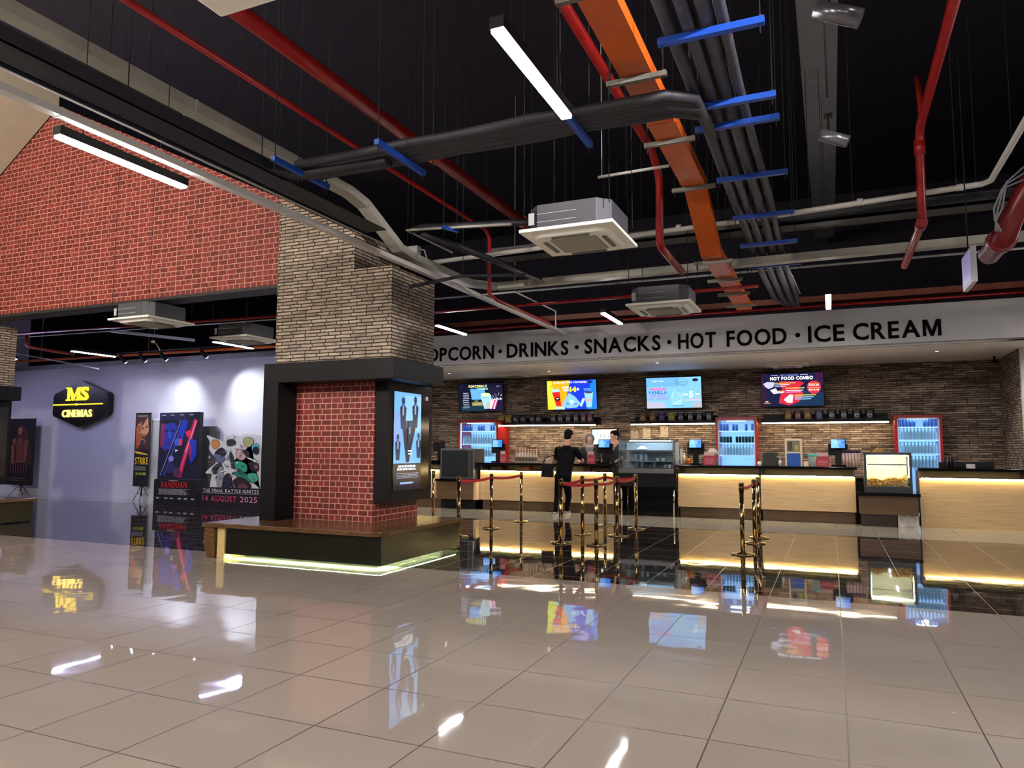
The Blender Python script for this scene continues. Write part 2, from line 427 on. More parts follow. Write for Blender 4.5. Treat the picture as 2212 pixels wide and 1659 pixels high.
# brick gable wall and the sloped ceiling that meets it
def gx(x, y, w): return (x, 8.6+w, y)
struct('wall_gable', MB().prism([(-20, 3.98), (-7.38, 3.98), (-7.38, 5.2), (-12.97, 7.82), (-20, 3.2+.0)] if 0 else
       [(-20, 3.98), (-7.38, 3.98), (-7.38, 5.2), (-12.97, 7.82), (-18.68, 3.98)], gx, .32), M_redw)
struct('trim_2', MB().box(-18.6, -7.38, 8.58, 8.96, 3.93, 3.98), mat('dark_soffit_paint', '2b2624', .6))
mb = MB(); mb.prism([(-12.97, 7.82), (-18.9, 3.83), (-18.9, 4.03), (-12.97, 8.02)], lambda u, v, w: (u, -7.8+w, v), 16.38)
struct('ceiling', mb, M_beige)

# ------------------------------------------------------------------ brick pillar and its bench
PLL = 'brick pillar clad in grey ledgestone above a black surround, standing in a square bench'
pil = thing('pillar', PLL, 'pillar', (-6.7, 9.2, .474))
MB().box(-7.46, -5.865, 8.6, 9.8, .474, 2.45).build('brick_base', M_red, pil)
mb = MB(); zt = lambda x: 5.2-(x+7.38)*.468
mb.prism([(-7.40, 2.71), (-5.42, 2.71), (-5.42, 3.99), (-6.045, 3.99), (-6.045, 4.52), (-7.40, 5.19)], lambda u, v, w: (u, 8.3+w, v), 1.17)
mb.build('stone_cladding', M_ledge, pil)
mb = MB().box(-7.51, -5.30, 8.2, 9.56, 2.43, 2.71).build('surround', M_black, pil, .004)
MB().box(-7.51, -7.24, 8.2, 8.75, .474, 2.43).build('side_post', M_black, pil, .004)

# the lit poster cabinet fixed to the pillar side
dis = thing('poster_cabinet', 'tall black cabinet with a lit blue film poster, hung on the pillar side', 'display', (-5.75, 9.2, .74))
MB().box(-5.863, -5.65, 8.62, 9.84, .74, 2.429).build('cabinet', M_black, dis, .004)
lcd = MB().box(-5.651, -5.642, 8.75, 9.74, .90, 2.31).build('display_panel', M_gloss, dis)
p = Pic((-5.642, 8.76, .905), (0, .97, 0), (0, 0, 1.4), (1, 0, 0), em=.85)
p.rect('6fb0ee', 0, .26, .76, 1).rect('7fa0f0', 0, .45, .22, .8).rect('8cc2f4', .3, .6, .76, .97)
p.rect('101628', 0, 0, .76, .27)
p.poly('34405c', ((.2, .7), (.62, .72), (.42, .28), (.34, .28))).poly('1d2338', ((.24, .62), (.6, .64), (.41, .28), (.35, .28)))
for (u, v, s_) in ((.24, .74, 1), (.58, .76, 1), (.1, .4, .8), (.68, .42, .8), (.42, .56, .7)):   # plain standing figures
    p.ell('2c3a58', u, v+.17*s_, .045*s_, .04*s_).poly('24304a', ((u-.09*s_, v+.1*s_), (u, v+.14*s_), (u+.09*s_, v+.1*s_), (u+.06*s_, v-.12*s_), (u-.06*s_, v-.12*s_)))
    p.rect('8fa8cc', u-.02*s_, v+.02*s_, u+.02*s_, v+.12*s_)
p.text('e8f0ff', 'WASTED', .1, .215, .62, .25, .02) if 0 else p.lines('e8f0ff', .08, .2, .66, .26, 2, 3, .7)
p.lines('a8b4d8', .06, .12, .7, .18, 4, 4, .3).lines('9fc0ff', .15, .06, .6, .09, 1, 5, .6).lines('ffffff', .36, .36, .5, .42, 2, 6, .5)
p.rect('9a9aa8', .87, .94, .94, .98)
p.build('film_poster', lcd)

bn = thing('bench', 'square bench with brown wood top and dark panels around the pillar', 'bench', (-6.5, 8.7, 0))
mb = MB(); BX0, BX1, BY0, BY1 = -7.95, -5.04, 7.60, 9.8
ol = [(BX0, BY1), (BX0, BY0)]
ol += [(BX1-.18+.18*math.cos(t), BY0+.18+.18*math.sin(t)) for t in [-PI/2+i*PI/16 for i in range(9)]]
ol += [(BX1, BY1)]
mb.prism(ol, lambda u, v, w: (u, v, .415+w), .058); mb.build('bench_top', M_wood, bn, .008)
MB().box(-7.60, -5.10, 7.68, 7.71, .06, .415).build('front_panel', M_bpanel, bn)
MB().box(-5.13, -5.10, 7.711, 9.75, .06, .415).build('side_panel', M_bpanel, bn)
MB().box(-7.60, -5.14, 9.72, 9.75, .025, .415).build('rear_panel', M_bpanel, bn)
MB().box(-7.74, -7.61, 7.66, 9.7, .0, .414).build('pine_post', M_pine, bn, .004)
mb = MB(); pr = [(-7.76, 0), (-7.88, 0), (-7.93, .14), (-7.95, .3), (-7.93, .414), (-7.76, .414)]
mb.prism(pr, lambda u, v, w: (u, 7.62+w, v), 2.1); mb.build('end_panel', M_wood, bn, .006)
M_led = mat('cool_led', 'ffffff', .4, 0, 150, 'e4ffbc')
MB().box(-7.58, -5.16, 7.712, 7.724, .0605, .074).box(-5.146, -5.134, 7.74, 9.7, .0605, .074).build('led_strip', M_led, bn)
MB().box(-7.45, -5.3, 7.9, 9.6, .0, .4).build('plinth', M_black, bn)

# second pillar and bench at the left edge
pil2 = thing('pillar', 'ledgestone pillar cut off by the left edge of the picture', 'pillar', (-16.4, 8.9, .474))
MB().box(-17.4, -15.18, 8.3, 9.47, 2.71, 3.93).build('stone_cladding', M_ledge, pil2)
MB().box(-17.4, -15.07, 8.2, 9.56, 2.43, 2.71).build('surround', M_black, pil2, .004)
MB().box(-17.3, -15.63, 8.5, 9.5, .474, 2.43).build('brick_base', M_red, pil2)
dis2 = thing('poster_cabinet', 'dark poster cabinet on the side of the left edge pillar', 'display', (-15.5, 9.0, .74))
yb2 = PX(20, 965, -15.4).y
MB().box(-15.628, -15.4, 8.45, yb2, .74, 2.429).build('cabinet', M_black, dis2, .004)
Pic((-15.4, 8.5, .9), (0, yb2-8.56, 0), (0, 0, 1.4), (1, 0, 0), em=.35).rect('10141e', 0, 0, 1, 1).rect('3a3f4c', .1, .78, .85, .81).ell('8a5a38', .5, .5, .1, .06).build('film_poster', dis2)
bn2 = thing('bench', 'dark panelled bench at the left edge of the picture', 'bench', (-16, 8.9, 0))
MB().box(-17.6, -14.73, 7.6, 9.8, .415, .473).build('bench_top', M_wood, bn2, .008)
MB().box(-17.5, -14.79, 7.68, 9.75, .025, .415).build('side_panel', M_bpanel, bn2)

# ------------------------------------------------------------------ lit hexagon sign
sg = thing('cinema_sign', 'black hexagonal sign with glowing yellow MS CINEMAS lettering on the white wall', 'sign', (-20.75, 15.0, 2.1))
hx = [(-21.94, 2.50), (-21.9, 2.44), (-20.75, 2.09), (-19.6, 2.44), (-19.53, 2.52), (-19.53, 3.02), (-19.6, 3.12), (-20.75, 3.50), (-21.88, 3.12), (-21.94, 3.02)]
MB().prism(hx, lambda u, v, w: (u, 14.9+w, v), .2).build('backing_board', noise_var(mat('sign_black', '1d1512', .3), 5, .1), sg)
MB().box(-21.93, -19.72, 14.885, 14.899, 2.765, 2.80).box(-20.92, -20.82, 14.88, 14.899, 2.755, 2.81).build('divider_bar', M_gold, sg)
# big serif M and S drawn as outlines
mb = MB(); ax, az, h = -21.33, 2.90, .40
def pl(pts): mb.prism(pts, lambda u, v, w: (ax+u, 14.86+w, az+v), .039)
pl([(0, 0), (.2, 0), (.2, .035), (.13, .05), (.13, .30), (.29, 0), (.33, 0), (.49, .32), (.49, .05), (.43, .035), (.43, 0), (.67, 0), (.67, .035), (.6, .05), (.6, .35), (.67, .365), (.67, .4), (.51, .4), (.36, .12), (.2, .4), (0, .4), (0, .365), (.07, .35), (.07, .05), (0, .035)])
letters(mb, 'S', ax+.66, ax+.98, az-.005, az+.41, 14.899, .039, .03)
mb.box(ax+.67, ax+.70, 14.86, 14.899, az, az+.13); mb.box(ax+.925, ax+.955, 14.86, 14.899, az+.28, az+.4)
mb.build('lettering', M_gold, sg)
mb = MB(); letters(mb, 'CINEMAS', -21.48, -20.17, 2.40, 2.62, 14.899, .03, .015, True); mb.build('lettering', mat('pale_gold_lit', 'ffe78a', .4, 0, 1.25, 'ffdc66'), sg)

# ------------------------------------------------------------------ posters and standees by the wall
def tripod(par, c, top, spread, ang0=0):
    mb = MB(); mb.cyl((c[0], c[1], top), (c[0], c[1], .12), .012)
    for k in range(3):
        a = ang0+k*2*PI/3; fx, fy = c[0]+spread*math.cos(a), c[1]+spread*math.sin(a)
        mb.cyl((c[0], c[1], top-.08), (fx, fy, .012), .009, n=8); mb.cyl((c[0], c[1], .16), ((c[0]+fx)/2, (c[1]+fy)/2, (top-.08)/2), .006, n=6)
    mb.build('tripod', M_black, par)
b1 = thing('banner_stand', 'narrow roll-up banner with STRIKE lettering on a thin black tripod', 'banner', (-17.6, 14.75, 0))
x0, x1 = PY(291, 970, 14.75).x, PY(324, 970, 14.75).x; z0, z1 = PY(305, 1049, 14.75).z, PY(310, 893, 14.75).z
MB().box(x0, x1, 14.74, 14.75, z0, z1).build('banner', flat('1b1716'), b1)
p = Pic((x0, 14.74, z0), (x1-x0, 0, 0), (0, 0, z1-z0), (0, -1, 0))
p.rect('4a2f28', .05, .5, .95, .97).poly('b5622c', ((.1, .5), (.05, .8), (.4, .9), (.5, .7), (.3, .55))).poly('d79a6c', ((.35, .78), (.8, .95), (.9, .75), (.6, .66)))
for u, v in ((.25, .83), (.5, .8), (.75, .82), (.35, .72), (.62, .7)): p.ell('c48a60', u, v, .11, .03).ell('5a2a18', u, v-.012, .06, .012)
p.poly('d8342a', ((.12, .55), (.3, .56), (.4, .66), (.2, .64))).ell('c98050', .5, .6, .22, .05).ell('38394a', .52, .59, .17, .045)
p.poly('e8b93a', ((.0, .47), (.2, .44), (.9, .42), (.9, .435), (.3, .47)))
p.text('f2c222', 'STRIKE', .1, .29, .95, .39, .02).lines('9a9a9a', .1, .21, .9, .27, 4, 9).text('c2d23a', '30 OCTOBER', .18, .145, .86, .18, .02).text('c9b8a8', 'RIDLEY', .2, .95, .8, .975, .01)
p.build('print', b1)
MB().box(x0-.01, x1+.01, 14.735, 14.76, z1-.005, z1+.015).box(x0-.01, x1+.01, 14.735, 14.76, z0-.02, z0).build('rail', M_black, b1)
tripod(b1, ((x0+x1)/2, 14.79), z0+.1, .26, .5)

def board(name, label, cat, px0, px1, pyb, pyt, y, th=.05):
    x0, x1 = PY(px0, pyb, y).x, PY(px1, pyb, y).x; z1 = PY((px0+px1)/2, pyt, y).z
    t = thing(name, label, cat, ((x0+x1)/2, y, 0)); return t, x0, x1, z1
YB = 14.3
b2 = thing('film_standee', 'tall film standee with blue and red artwork and BANDUAN lettering on a stepped base', 'standee', (-15.4, YB, 0))
xa, xb = PY(341, 1000, YB).x, PY(426, 1000, YB).x; zt_ = PY(380, 891, YB).z
MB().box(xa, xb+.03, YB, YB+.12, .0, zt_).build('upright_board', flat('17161c'), b2, .003)
xc, xd = PY(332, 1060, YB-.35).x, PY(424, 1060, YB-.35).x; zb = PY(380, 1036, YB-.35).z
MB().box(xc, xd, YB-.35, YB-.003, 0, zb).build('base_box', flat('131217'), b2, .003)
p = Pic((xa, YB, zb), (xb-xa, 0, 0), (0, 0, zt_-zb), (0, -1, 0))
p.rect('1b1d33', 0, 0, 1, 1).rect('23244a', .02, .55, .7, .99)
p.poly('2b3ca8', ((.04, .84), (.38, .86), (.46, .8), (.42, .6), (.3, .45), (.16, .42), (.05, .5))).poly('8a2c58', ((.04, .84), (.14, .85), (.15, .6), (.1, .45), (.04, .5)))
p.poly('0e1022', ((.02, .84), (.1, .9), (.3, .9), (.48, .86), (.44, .8), (.38, .85), (.2, .83))).ell('171a44', .2, .72, .07, .012).ell('171a44', .36, .72, .06, .012).poly('4358d8', ((.25, .72), (.3, .71), (.32, .62), (.24, .61))).ell('5a2a60', .26, .54, .08, .014)
p.line('8fa8ff', ((.56, .88), (.08, .05)), .012).line('4f6cf0', ((.62, .86), (.18, .05)), .02).poly('2440c8', ((.5, .72), (.62, .9), (.74, .86), (.6, .55)))
p.poly('c8205c', ((.88, .9), (.98, .88), (.62, .02), (.5, .02))).poly('ff5a7a', ((.92, .88), (.96, .87), (.6, .1), (.56, .1))).line('ffd0e0', ((.94, .86), (.7, .4)), .014)
p.poly('ff2f5c', ((.68, .7), (.8, .74), (.84, .66), (.74, .62))).ell('3c6ae0', .5, .55, .09, .06).ell('e04a5c', .57, .55, .05, .055).poly('ffffff', ((.44, .44), (.52, .43), (.45, .4)))
p.poly('2743c4', ((.8, .6), (.97, .58), (.98, .35), (.84, .22), (.78, .4))).poly('b02a70', ((.8, .52), (.86, .5), (.86, .26), (.8, .38)))
p.ell('8088e0', .35, .3, .07, .045).ell('30306a', .33, .16, .14, .08).ell('5a3a58', .5, .1, .1, .07)
for u in (.12, .34, .58, .82): p.rect('dcdce8', u-.05, .955, u+.05, .966)
p.build('artwork', b2)
p = Pic((xc, YB-.35, 0), (xd-xc, 0, 0), (0, 0, zb), (0, -1, 0))
p.text('a81c22', 'BANDUAN', .17, .68, .78, .93, .03).lines('a8a4ae', .1, .42, .86, .65, 7, 11, .45).rect('c8c8d0', .36, .955, .56, .97)
for u in (.1, .3, .43, .62, .76, .92): p.rect('a8a8b0', u-.035, .25, u+.04, .3)
p.build('artwork', b2)
st = thing('standee_back', 'plain grey standee panel seen behind the blue and red film standee', 'panel', (-14.5, 14.8, 0))
x0, x1 = PY(428, 1000, 14.8).x, PY(467, 1000, 14.8).x; z1 = PY(440, 921, 14.8).z
MB().prism([(x0-.3, 0), (x1, 0), (x1, z1-.14), (x1-.1, z1), (x0-.3, z1)], lambda u, v, w: (u, 14.8+w, v), .1).build('grey_board', flat('4b4a4b'), st)
ws = thing('pale_standee', 'slim pale grey panel standing between the narrow banner and the tall standee', 'panel', (-17, 14.85, 0))
x0, x1 = PY(324, 1000, 14.85).x, PY(342, 1000, 14.85).x; z1 = PY(330, 905, 14.85).z
MB().box(x0, x1+.2, 14.85, 14.95, 0, z1).build('grey_board', flat('b4b4b6'), ws); MB().box(x0-.01, x1+.2, 14.84, 14.849, z1-.05, z1+.01).build('top_rail', flat('d8dde0'), ws)

# cut-out standee: coloured patches in a white outline over a dated base
YD = 13.85
d = thing('cutout_standee', 'cut-out standee of jagged coloured shapes over a dark 14 AUGUST 2025 base', 'standee', (-13.4, YD, 0))
xa, xb = PY(434, 1080, YD).x, PY(562, 1080, YD).x; zb = PY(500, 1054, YD).z
MB().box(xa, xb, YD, YD+.3, 0, zb).build('base_box', flat('150f1c'), d, .003)
p = Pic((xa, YD, 0), (xb-xa, 0, 0), (0, 0, zb), (0, -1, 0))
p.text('e6e2ea', 'THE FINAL BATTLE IGNITES', .03, .77, .97, .93, .0, True, .2).rect('b8b4bc', .03, .72, .97, .735)
V, Fs = text2d('14 AUGUST 2025', .0, .1, True); pal = ['c8243c', 'd4607c', 'c03860', 'c88aa8']
p.text('cc4468', '14', .03, .33, .12, .6, .0, False, .3).text('cc4468', 'AUGUST', .16, .33, .61, .6, .0, True, .14).text('d487ae', '2025', .67, .33, .95, .6, .0, False, .1)
p.build('artwork', d)
def q(px, py): a = PY(px, py, YD+.1); return (a.x, a.z)
r = random.Random(3)
out = [(452, 1056), (462, 1035), (458, 1022), (440, 1024), (456, 1008), (468, 1000), (462, 985), (450, 970), (455, 955), (443, 938), (460, 946), (474, 950), (482, 958), (487, 945), (498, 940), (510, 939), (520, 944), (530, 936), (540, 940), (552, 938), (562, 944), (562, 1056)]
def soft(pts, n=2):
    for _ in range(n):
        pts = [((a[0]*(1-t)+b[0]*t), (a[1]*(1-t)+b[1]*t)) for a, b in zip(pts, pts[1:]+pts[:1]) for t in (.25, .75)]
    return pts
o_ = MB().prism([q(*a) for a in [(452, 1056)]+soft(out[1:-1], 2)[2:-2]+[(562, 940), (562, 1056)]], lambda u, v, w: (u, YD+.1+w, v), .02).build('white_cutout', flat('cfd3d4'), d)
p = Pic((0, YD+.1, 0), (1, 0, 0), (0, 0, 1), (0, -1, 0), step=.001)
def pp(c, *pts):
    if len(pts) > 3 and c != '2b2630':
        cx, cy = sum(a[0] for a in pts)/len(pts), sum(a[1] for a in pts)/len(pts)
        p.poly('1c1a20', [q(cx+(a[0]-cx)*1.09, cy+(a[1]-cy)*1.09) for a in soft(list(pts))])
    p.poly(c, [q(*a) for a in soft(list(pts))])
pp('d08a4c', (458, 950), (472, 950), (476, 962), (464, 972), (457, 962)); pp('2b2630', (470, 970), (480, 965), (490, 975), (486, 988), (474, 990), (462, 980))
pp('6c6a94', (462, 978), (476, 984), (490, 990), (478, 1002), (464, 996)); pp('3a3648', (460, 1008), (478, 998), (480, 1012), (466, 1026), (458, 1020)); pp('9a96a0', (470, 1012), (484, 1004), (482, 1054), (468, 1054))
pp('2a2740', (484, 1026), (500, 1022), (502, 1056), (478, 1056)); pp('34343c', (492, 950), (505, 948), (512, 958), (500, 964), (490, 962)); pp('a3a878', (528, 946), (545, 944), (550, 958), (536, 968), (526, 958))
pp('34343a', (496, 976), (504, 980), (508, 1000), (516, 1010), (504, 1014), (498, 996)); pp('c9a8a4', (510, 972), (528, 970), (536, 984), (524, 996), (512, 990)); pp('3a2c34', (524, 972), (540, 974), (540, 990), (530, 984))
pp('2f9c82', (508, 994), (534, 1000), (536, 1020), (520, 1020), (508, 1008)); pp('2a7a6a', (500, 1022), (522, 1018), (545, 1030), (555, 1044), (535, 1040), (512, 1030)); pp('1e5b52', (514, 1012), (524, 1014), (530, 1026), (518, 1024))
pp('44a890', (532, 1024), (556, 1020), (560, 1040), (544, 1042)); pp('2b1d2a', (500, 1056), (506, 1036), (522, 1030), (538, 1040), (546, 1056)); pp('6a3848', (512, 1056), (520, 1044), (534, 1046), (540, 1056))
pp('55adb8', (544, 962), (560, 956), (562, 976), (550, 982)); pp('1c1c28', (548, 966), (560, 964), (560, 982), (549, 980)); pp('1f1f22', (540, 998), (558, 994), (562, 1018), (544, 1018)); pp('884466', (550, 1004), (560, 1004), (560, 1014), (552, 1012))
pp('e4e4e6', (486, 940), (490, 940), (494, 952), (490, 952)); pp('e4e4e6', (536, 986), (562, 998), (562, 1002), (536, 990))
rr = random.Random(12)
for i in range(46):                                                  # loose ink-like strokes between the patches
    x, y = 458+rr.random()*98, 948+rr.random()*98; an = rr.random()*6.28; l = 3+rr.random()*8; dx, dy = math.cos(an), math.sin(an)
    p.poly(rr.choice(['26242c', '3a3844', '8a8890', 'f0f0f2', '5c6c74', 'b06070', '2f9c82']), [q(x, y), q(x+dx*l-dy*1.2, y+dy*l+dx*1.2), q(x+dx*l*1.6, y+dy*l*1.6), q(x+dx*l+dy*1.2, y+dy*l-dx*1.2)])
p.build('coloured_patches', o_)
# dark banner at the far left
b4 = thing('banner_stand', 'dark brown film banner on a black tripod beside the left edge pillar', 'banner', (-21.3, 14.75, 0))
x0, x1 = PY(17, 1000, 14.75).x-1.2, PY(73, 1000, 14.75).x; z0, z1 = PY(40, 1046, 14.75).z, PY(40, 906, 14.75).z
x0 = x1-1.24
MB().box(x0, x1, 14.74, 14.75, z0, z1).build('banner', flat('1c1519'), b4)
p = Pic((x0, 14.74, z0), (x1-x0, 0, 0), (0, 0, z1-z0), (0, -1, 0))
p.poly('3f2620', ((.05, .3), (.2, .65), (.45, .93), (.65, .85), (.85, .6), (.95, .3))).ell('8a5c44', .42, .82, .09, .06).ell('7a4634', .22, .66, .08, .05).ell('7a4634', .68, .64, .08, .05).ell('6a3c30', .45, .66, .1, .06)
p.poly('6a3a2c', ((.3, .62), (.6, .62), (.56, .35), (.34, .35))).poly('9a5038', ((.12, .6), (.2, .6), (.24, .32), (.16, .32))).poly('7a4838', ((.62, .6), (.74, .58), (.7, .34), (.6, .34))).rect('8a7468', .3, .345, .6, .352)
for k in range(7): p.rect('6a4038', .12+k*.1, .18, .15+k*.1, .3)
p.lines('544040', .1, .05, .8, .12, 2, 4); p.build('print', b4)
MB().box(x0-.01, x1+.01, 14.735, 14.76, z1, z1+.02).box(x0-.01, x1+.01, 14.735, 14.76, z0-.02, z0).build('rail', M_black, b4)
tripod(b4, ((x0+x1)/2, 14.79), z0+.1, .3, .3)

# ------------------------------------------------------------------ bulkhead lettering
bs = thing('snack_sign', 'black capitals naming popcorn, drinks, snacks, hot food and ice cream on the bulkhead', 'sign', (-3.4, 15.095, 3.5))
M_let = mat('black_vinyl', '040303', .9, spec=.1)
for w, a, b in (('POPCORN', -9.05, -7.056), ('DRINKS', -6.729, -5.242), ('SNACKS', -4.869, -3.208), ('HOT', -2.843, -2.078), ('FOOD', -1.87, -.733), ('ICE', -.531+.01, .296-.01) if 0 else ('ICE', -.347, .296), ('CREAM', .439, 1.894)):
    mb = MB(); letters(mb, w, a, b, 3.555, 3.885, 15.099, .012, .022, False, .1); mb.build('word', M_let, bs)
for x in (-6.892, -5.049, -3.024, -.531): MB().cyl((x, 15.086, 3.72), (x, 15.099, 3.72), .045, n=18).build('dot', M_let, bs)
# ------------------------------------------------------------------ ceiling lamps
LZ = 3.9; CT = 8.6
def make_lamp(m, name='linear_lamp'):
    t = thing(name, 'x', 'lamp', (0, 0, 0), 0, 'linear pendant lamps')
    MB().box(-.045, .045, -.615, .615, .012, .085).build('housing', M_black, t, local=True)
    MB().box(-.037, .037, -.605, .605, -.008, .0115).build('diffuser', m, t, local=True)
    for y in (-.4, .4): MB().cyl((0, y, .085), (0, y, CT-LZ), .004, n=6).build('suspension_wire', M_rodm, t, local=True)
    return reg(t)
lampA = make_lamp(M_lamp)
LL = [(-1.69, 4.24, 'linear lamp glowing overhead between the red pipe and the orange trunking'),
      (-5.43, 4.20, 'linear lamp glowing in front of the upper red brick gable wall'),
      (-3.65, 12.98, 'short looking lit linear lamp left of the far ceiling cassette, above SNACKS'),
      (-7.03, 13.0, 'lit linear lamp just right of the ledgestone pillar, above the bulkhead'),
      (.03, 12.85, 'lit linear lamp seen end on above the letters ICE CREAM')]
for i, (x, y, lb) in enumerate(LL):
    if i == 0: lampA.location = (x, y, LZ); lampA['label'] = lb
    else: clone(lampA, (x, y, LZ), lb)
for k, (x, y) in enumerate([(x, y) for y in (-4.6, -.2) for x in (-9.1, -5.43, -1.69, 2.2)]+[(2.2, 4.24), (3.9, 4.24), (5.6, 4.24), (3.9, 8.6), (5.6, 8.6), (3.9, 12.9), (-9.2, 4.2), (-12.2, 4.2), (-9.2, -4), (5.6, 12.9)]):  # more pendant lamps, unseen, added around the view for brightness
    clone(lampA, (x, y, LZ), 'unseen linear pendant lamp added outside the picture over the beige floor')
M_lampc = mat('cool_lamp_diffuser', 'ffffff', .4, 0, 108, 'c8c8ff')
lampB = make_lamp(M_lampc)
lampB.location = (-17.45, 12.85, LZ); lampB['label'] = 'lit linear lamp above the MS CINEMAS sign, left of the track spots'
clone(lampB, (-12.85, 13.0, LZ), 'lit linear lamp whose end shows left of the pillar beside the far cassette')
for x in (-20.5, -24.2): clone(lampB, (x, 12.2, LZ), 'unseen linear pendant lamp added outside the picture in the cinema lobby')  # two unseen lamps added to brighten the lobby

# ------------------------------------------------------------------ ceiling air conditioners
def make_cassette():
    t = thing('ceiling_cassette', 'x', 'air conditioner', (0, 0, 0), 0, 'ceiling air conditioners')
    mb = MB(); s = .475; z = 0
    # frame with a raised, rounded air ring around the grille
    mb.prism([(-s, -s), (s, -s), (s, s), (-s, s)], lambda u, v, w: (u, v, w), .035)
    mb.build('fascia', M_acw, t, .008, True)
    def rr(a, r, n=6):
        o = []
        for cx, cy, b in ((a-r, a-r, 0), (-a+r, a-r, 1), (-a+r, -a+r, 2), (a-r, -a+r, 3)):
            o += [(cx+r*math.cos(PI/2*(b+i/n)), cy+r*math.sin(PI/2*(b+i/n))) for i in range(n+1)]
        return o
    mb = MB(); A = rr(.40, .12); B = rr(.36, .1); n = len(A)
    for i in range(n):
        j = (i+1) % n; mb.quad((*A[i], 0), (*A[j], 0), (*B[j], -.035), (*B[i], -.035))
    mb.quad(*[(u, v, -.035) for u, v in B]); mb.build('air_ring', M_acw, t, 0, True)
    MB().box(-.235, .235, -.235, .235, -.045, -.0355).build('grille', M_acg, t, 0, True)
    g = MB()
    for k in range(15): g.box(-.225, .225, -.215+k*.03, -.203+k*.03, -.049, -.0455)
    g.build('grille_slats', mat('ac_slat', 'b9b8a6', .6), t, 0, True)
    for k in range(4):
        M = Matrix.Rotation(k*PI/2, 4, 'Z'); MB().box(-.19, .19, .285, .325, -.046, -.034, M).build('air_flap', mat('ac_slot', '5c5d56', .5), t, 0, True)
    mb = MB(); c = .12; e = .42
    ol = [(-e+c, -e), (e-c, -e), (e, -e+c), (e, e-c), (e-c, e), (-e+c, e), (-e, e-c), (-e, -e+c)]
    mb.prism(ol, lambda u, v, w: (u, v, .036+w), .24); mb.build('body', mat('ac_body', '505056', .5, .2), t, .004, True)
    for x in (-.4, .4):
        for y in (-.4, .4): MB().cyl((x*1.08, y*1.08, .2), (x*1.08, y*1.08, CT-3.6), .005, n=6).build('hanging_rod', M_rodm, t, 0, True)
    MB().box(-.3, .1, -.424, -.421, .1, .105).box(-.3, .1, -.424, -.421, .18, .185).box(-.39, -.33, -.424, -.421, .08, .2).build('body_seam', mat('seam', 'b0b0b0', .4), t, 0, True)
    return reg(t)
cas = make_cassette(); CZ = 3.6
cc = lambda x, y: (x*2.1/2.9, y*2.1/2.9, CZ)
cas.location = cc(-3.13, 9.52); cas['label'] = 'nearest ceiling cassette, in the middle of the picture left of the orange trunking'
clone(cas, cc(-3.1, 15.0), 'far ceiling cassette hanging just above the letters SNACKS and HOT')
clone(cas, cc(-14.5, 12.1), 'larger of the two ceiling cassettes seen below the brick gable wall')
clone(cas, cc(-14.5, 15.1), 'smaller ceiling cassette beyond, below the brick gable and beside the pillar')
c5 = clone(cas, (-2.2, 2.07, CZ), 'ceiling cassette cut off by the top edge of the picture')
# flush cassettes in the white snack bar ceiling
for px, py, lb in ((1700, 787, 'flush ceiling cassette in the white snack bar ceiling above the HOT FOOD COMBO screen'), (1112, 809, 'flush ceiling cassette in the white snack bar ceiling above the yellow and blue screen')):
    a = PZ(px, py, 3.468); t = thing('ceiling_cassette', lb, 'air conditioner', a, 0, 'ceiling air conditioners')
    MB().box(-.48, .48, -.48, .48, -.025, 0).build('fascia', M_acw, t, .008, True)
    MB().box(-.33, .33, -.33, .33, -.06, -.026).build('air_ring', M_acw, t, .02, True)
    MB().box(-.2, .2, -.2, .2, -.065, -.061).build('grille', M_acg, t, 0, True)

# ------------------------------------------------------------------ hangers: a cross bar on two threaded rods
def hanger(a, b, mt, w, h, label, group, top=CT, name='pipe_hanger'):
    a, b = Vector(a), Vector(b); c = (a+b)/2
    t = thing(name, label, 'bracket', c, 0, group)
    MB().bar(a, b, w, h).build('cross_bar', mt, t)
    d = (b-a).normalized()
    for e in (a+d*.03, b-d*.03):
        m_ = MB(); m_.cyl(e-Vector((0, 0, .09)), (e.x, e.y, top), .0055, n=6); m_.cyl(e+Vector((0, 0, h/2)), e+Vector((0, 0, h/2+.02)), .014, n=6); m_.build('threaded_rod', M_rodm, t)
    return t
# red sprinkler mains
mb = MB(); mb.tube([(-4.27, -3, 5), (-4.27, 10.9, 5)], .075, 16)
for y in (7.4, 10.2): mb.cyl((-4.27, y-.06, 5), (-4.27, y+.06, 5), .092, n=16)
tag(mb.build('sprinkler_pipe', M_redp), 'thick bright red pipe running away overhead, left of the glowing lamp', 'pipe', 'red pipes')
mb = MB(); e = PZ(965, 440, 5); mb.tube([(-4.97, -3, 5), (-4.97, 10.3, 5), (-4.97, 10.45, 4.9), (-4.97, 10.45, 3.98), (-4.9, 10.6, 3.9), (-4.9, 13, 3.9)], .032, 10)
tag(mb.build('sprinkler_pipe', M_redp), 'thin dark red pipe left of the thick one, dropping down beside the bent trunking', 'pipe', 'red pipes')
RX = -1.9
mb = MB(); y0 = 7.6*1.22
a = PY(1425, 400, 8.9); b = PY(1425, 530, 8.9); c = Vector((b.x, 10.4, b.z))
mb.tube([(-1.9, -2, 5.1), (a.x, 8.45, 5.1), (a.x, 8.8, 4.95), a, b+Vector((0, 0, .08)), b+Vector((0, .08, 0)), c], .05, 12)
tag(mb.build('sprinkler_pipe', M_redp), 'red pipe behind the orange trunking that drops and turns away', 'pipe', 'red pipes')
a = PZ(1985, 282, 5.3); b = PY(1992, 478, a.y)
mb = MB(); mb.tube([(a.x, -1, a.z), (a.x, a.y-.15, a.z), (a.x, a.y, a.z-.15), (b.x, a.y, b.z+.1), (b.x, a.y+.1, b.z), (b.x, a.y+2.3, b.z)], .05, 14)
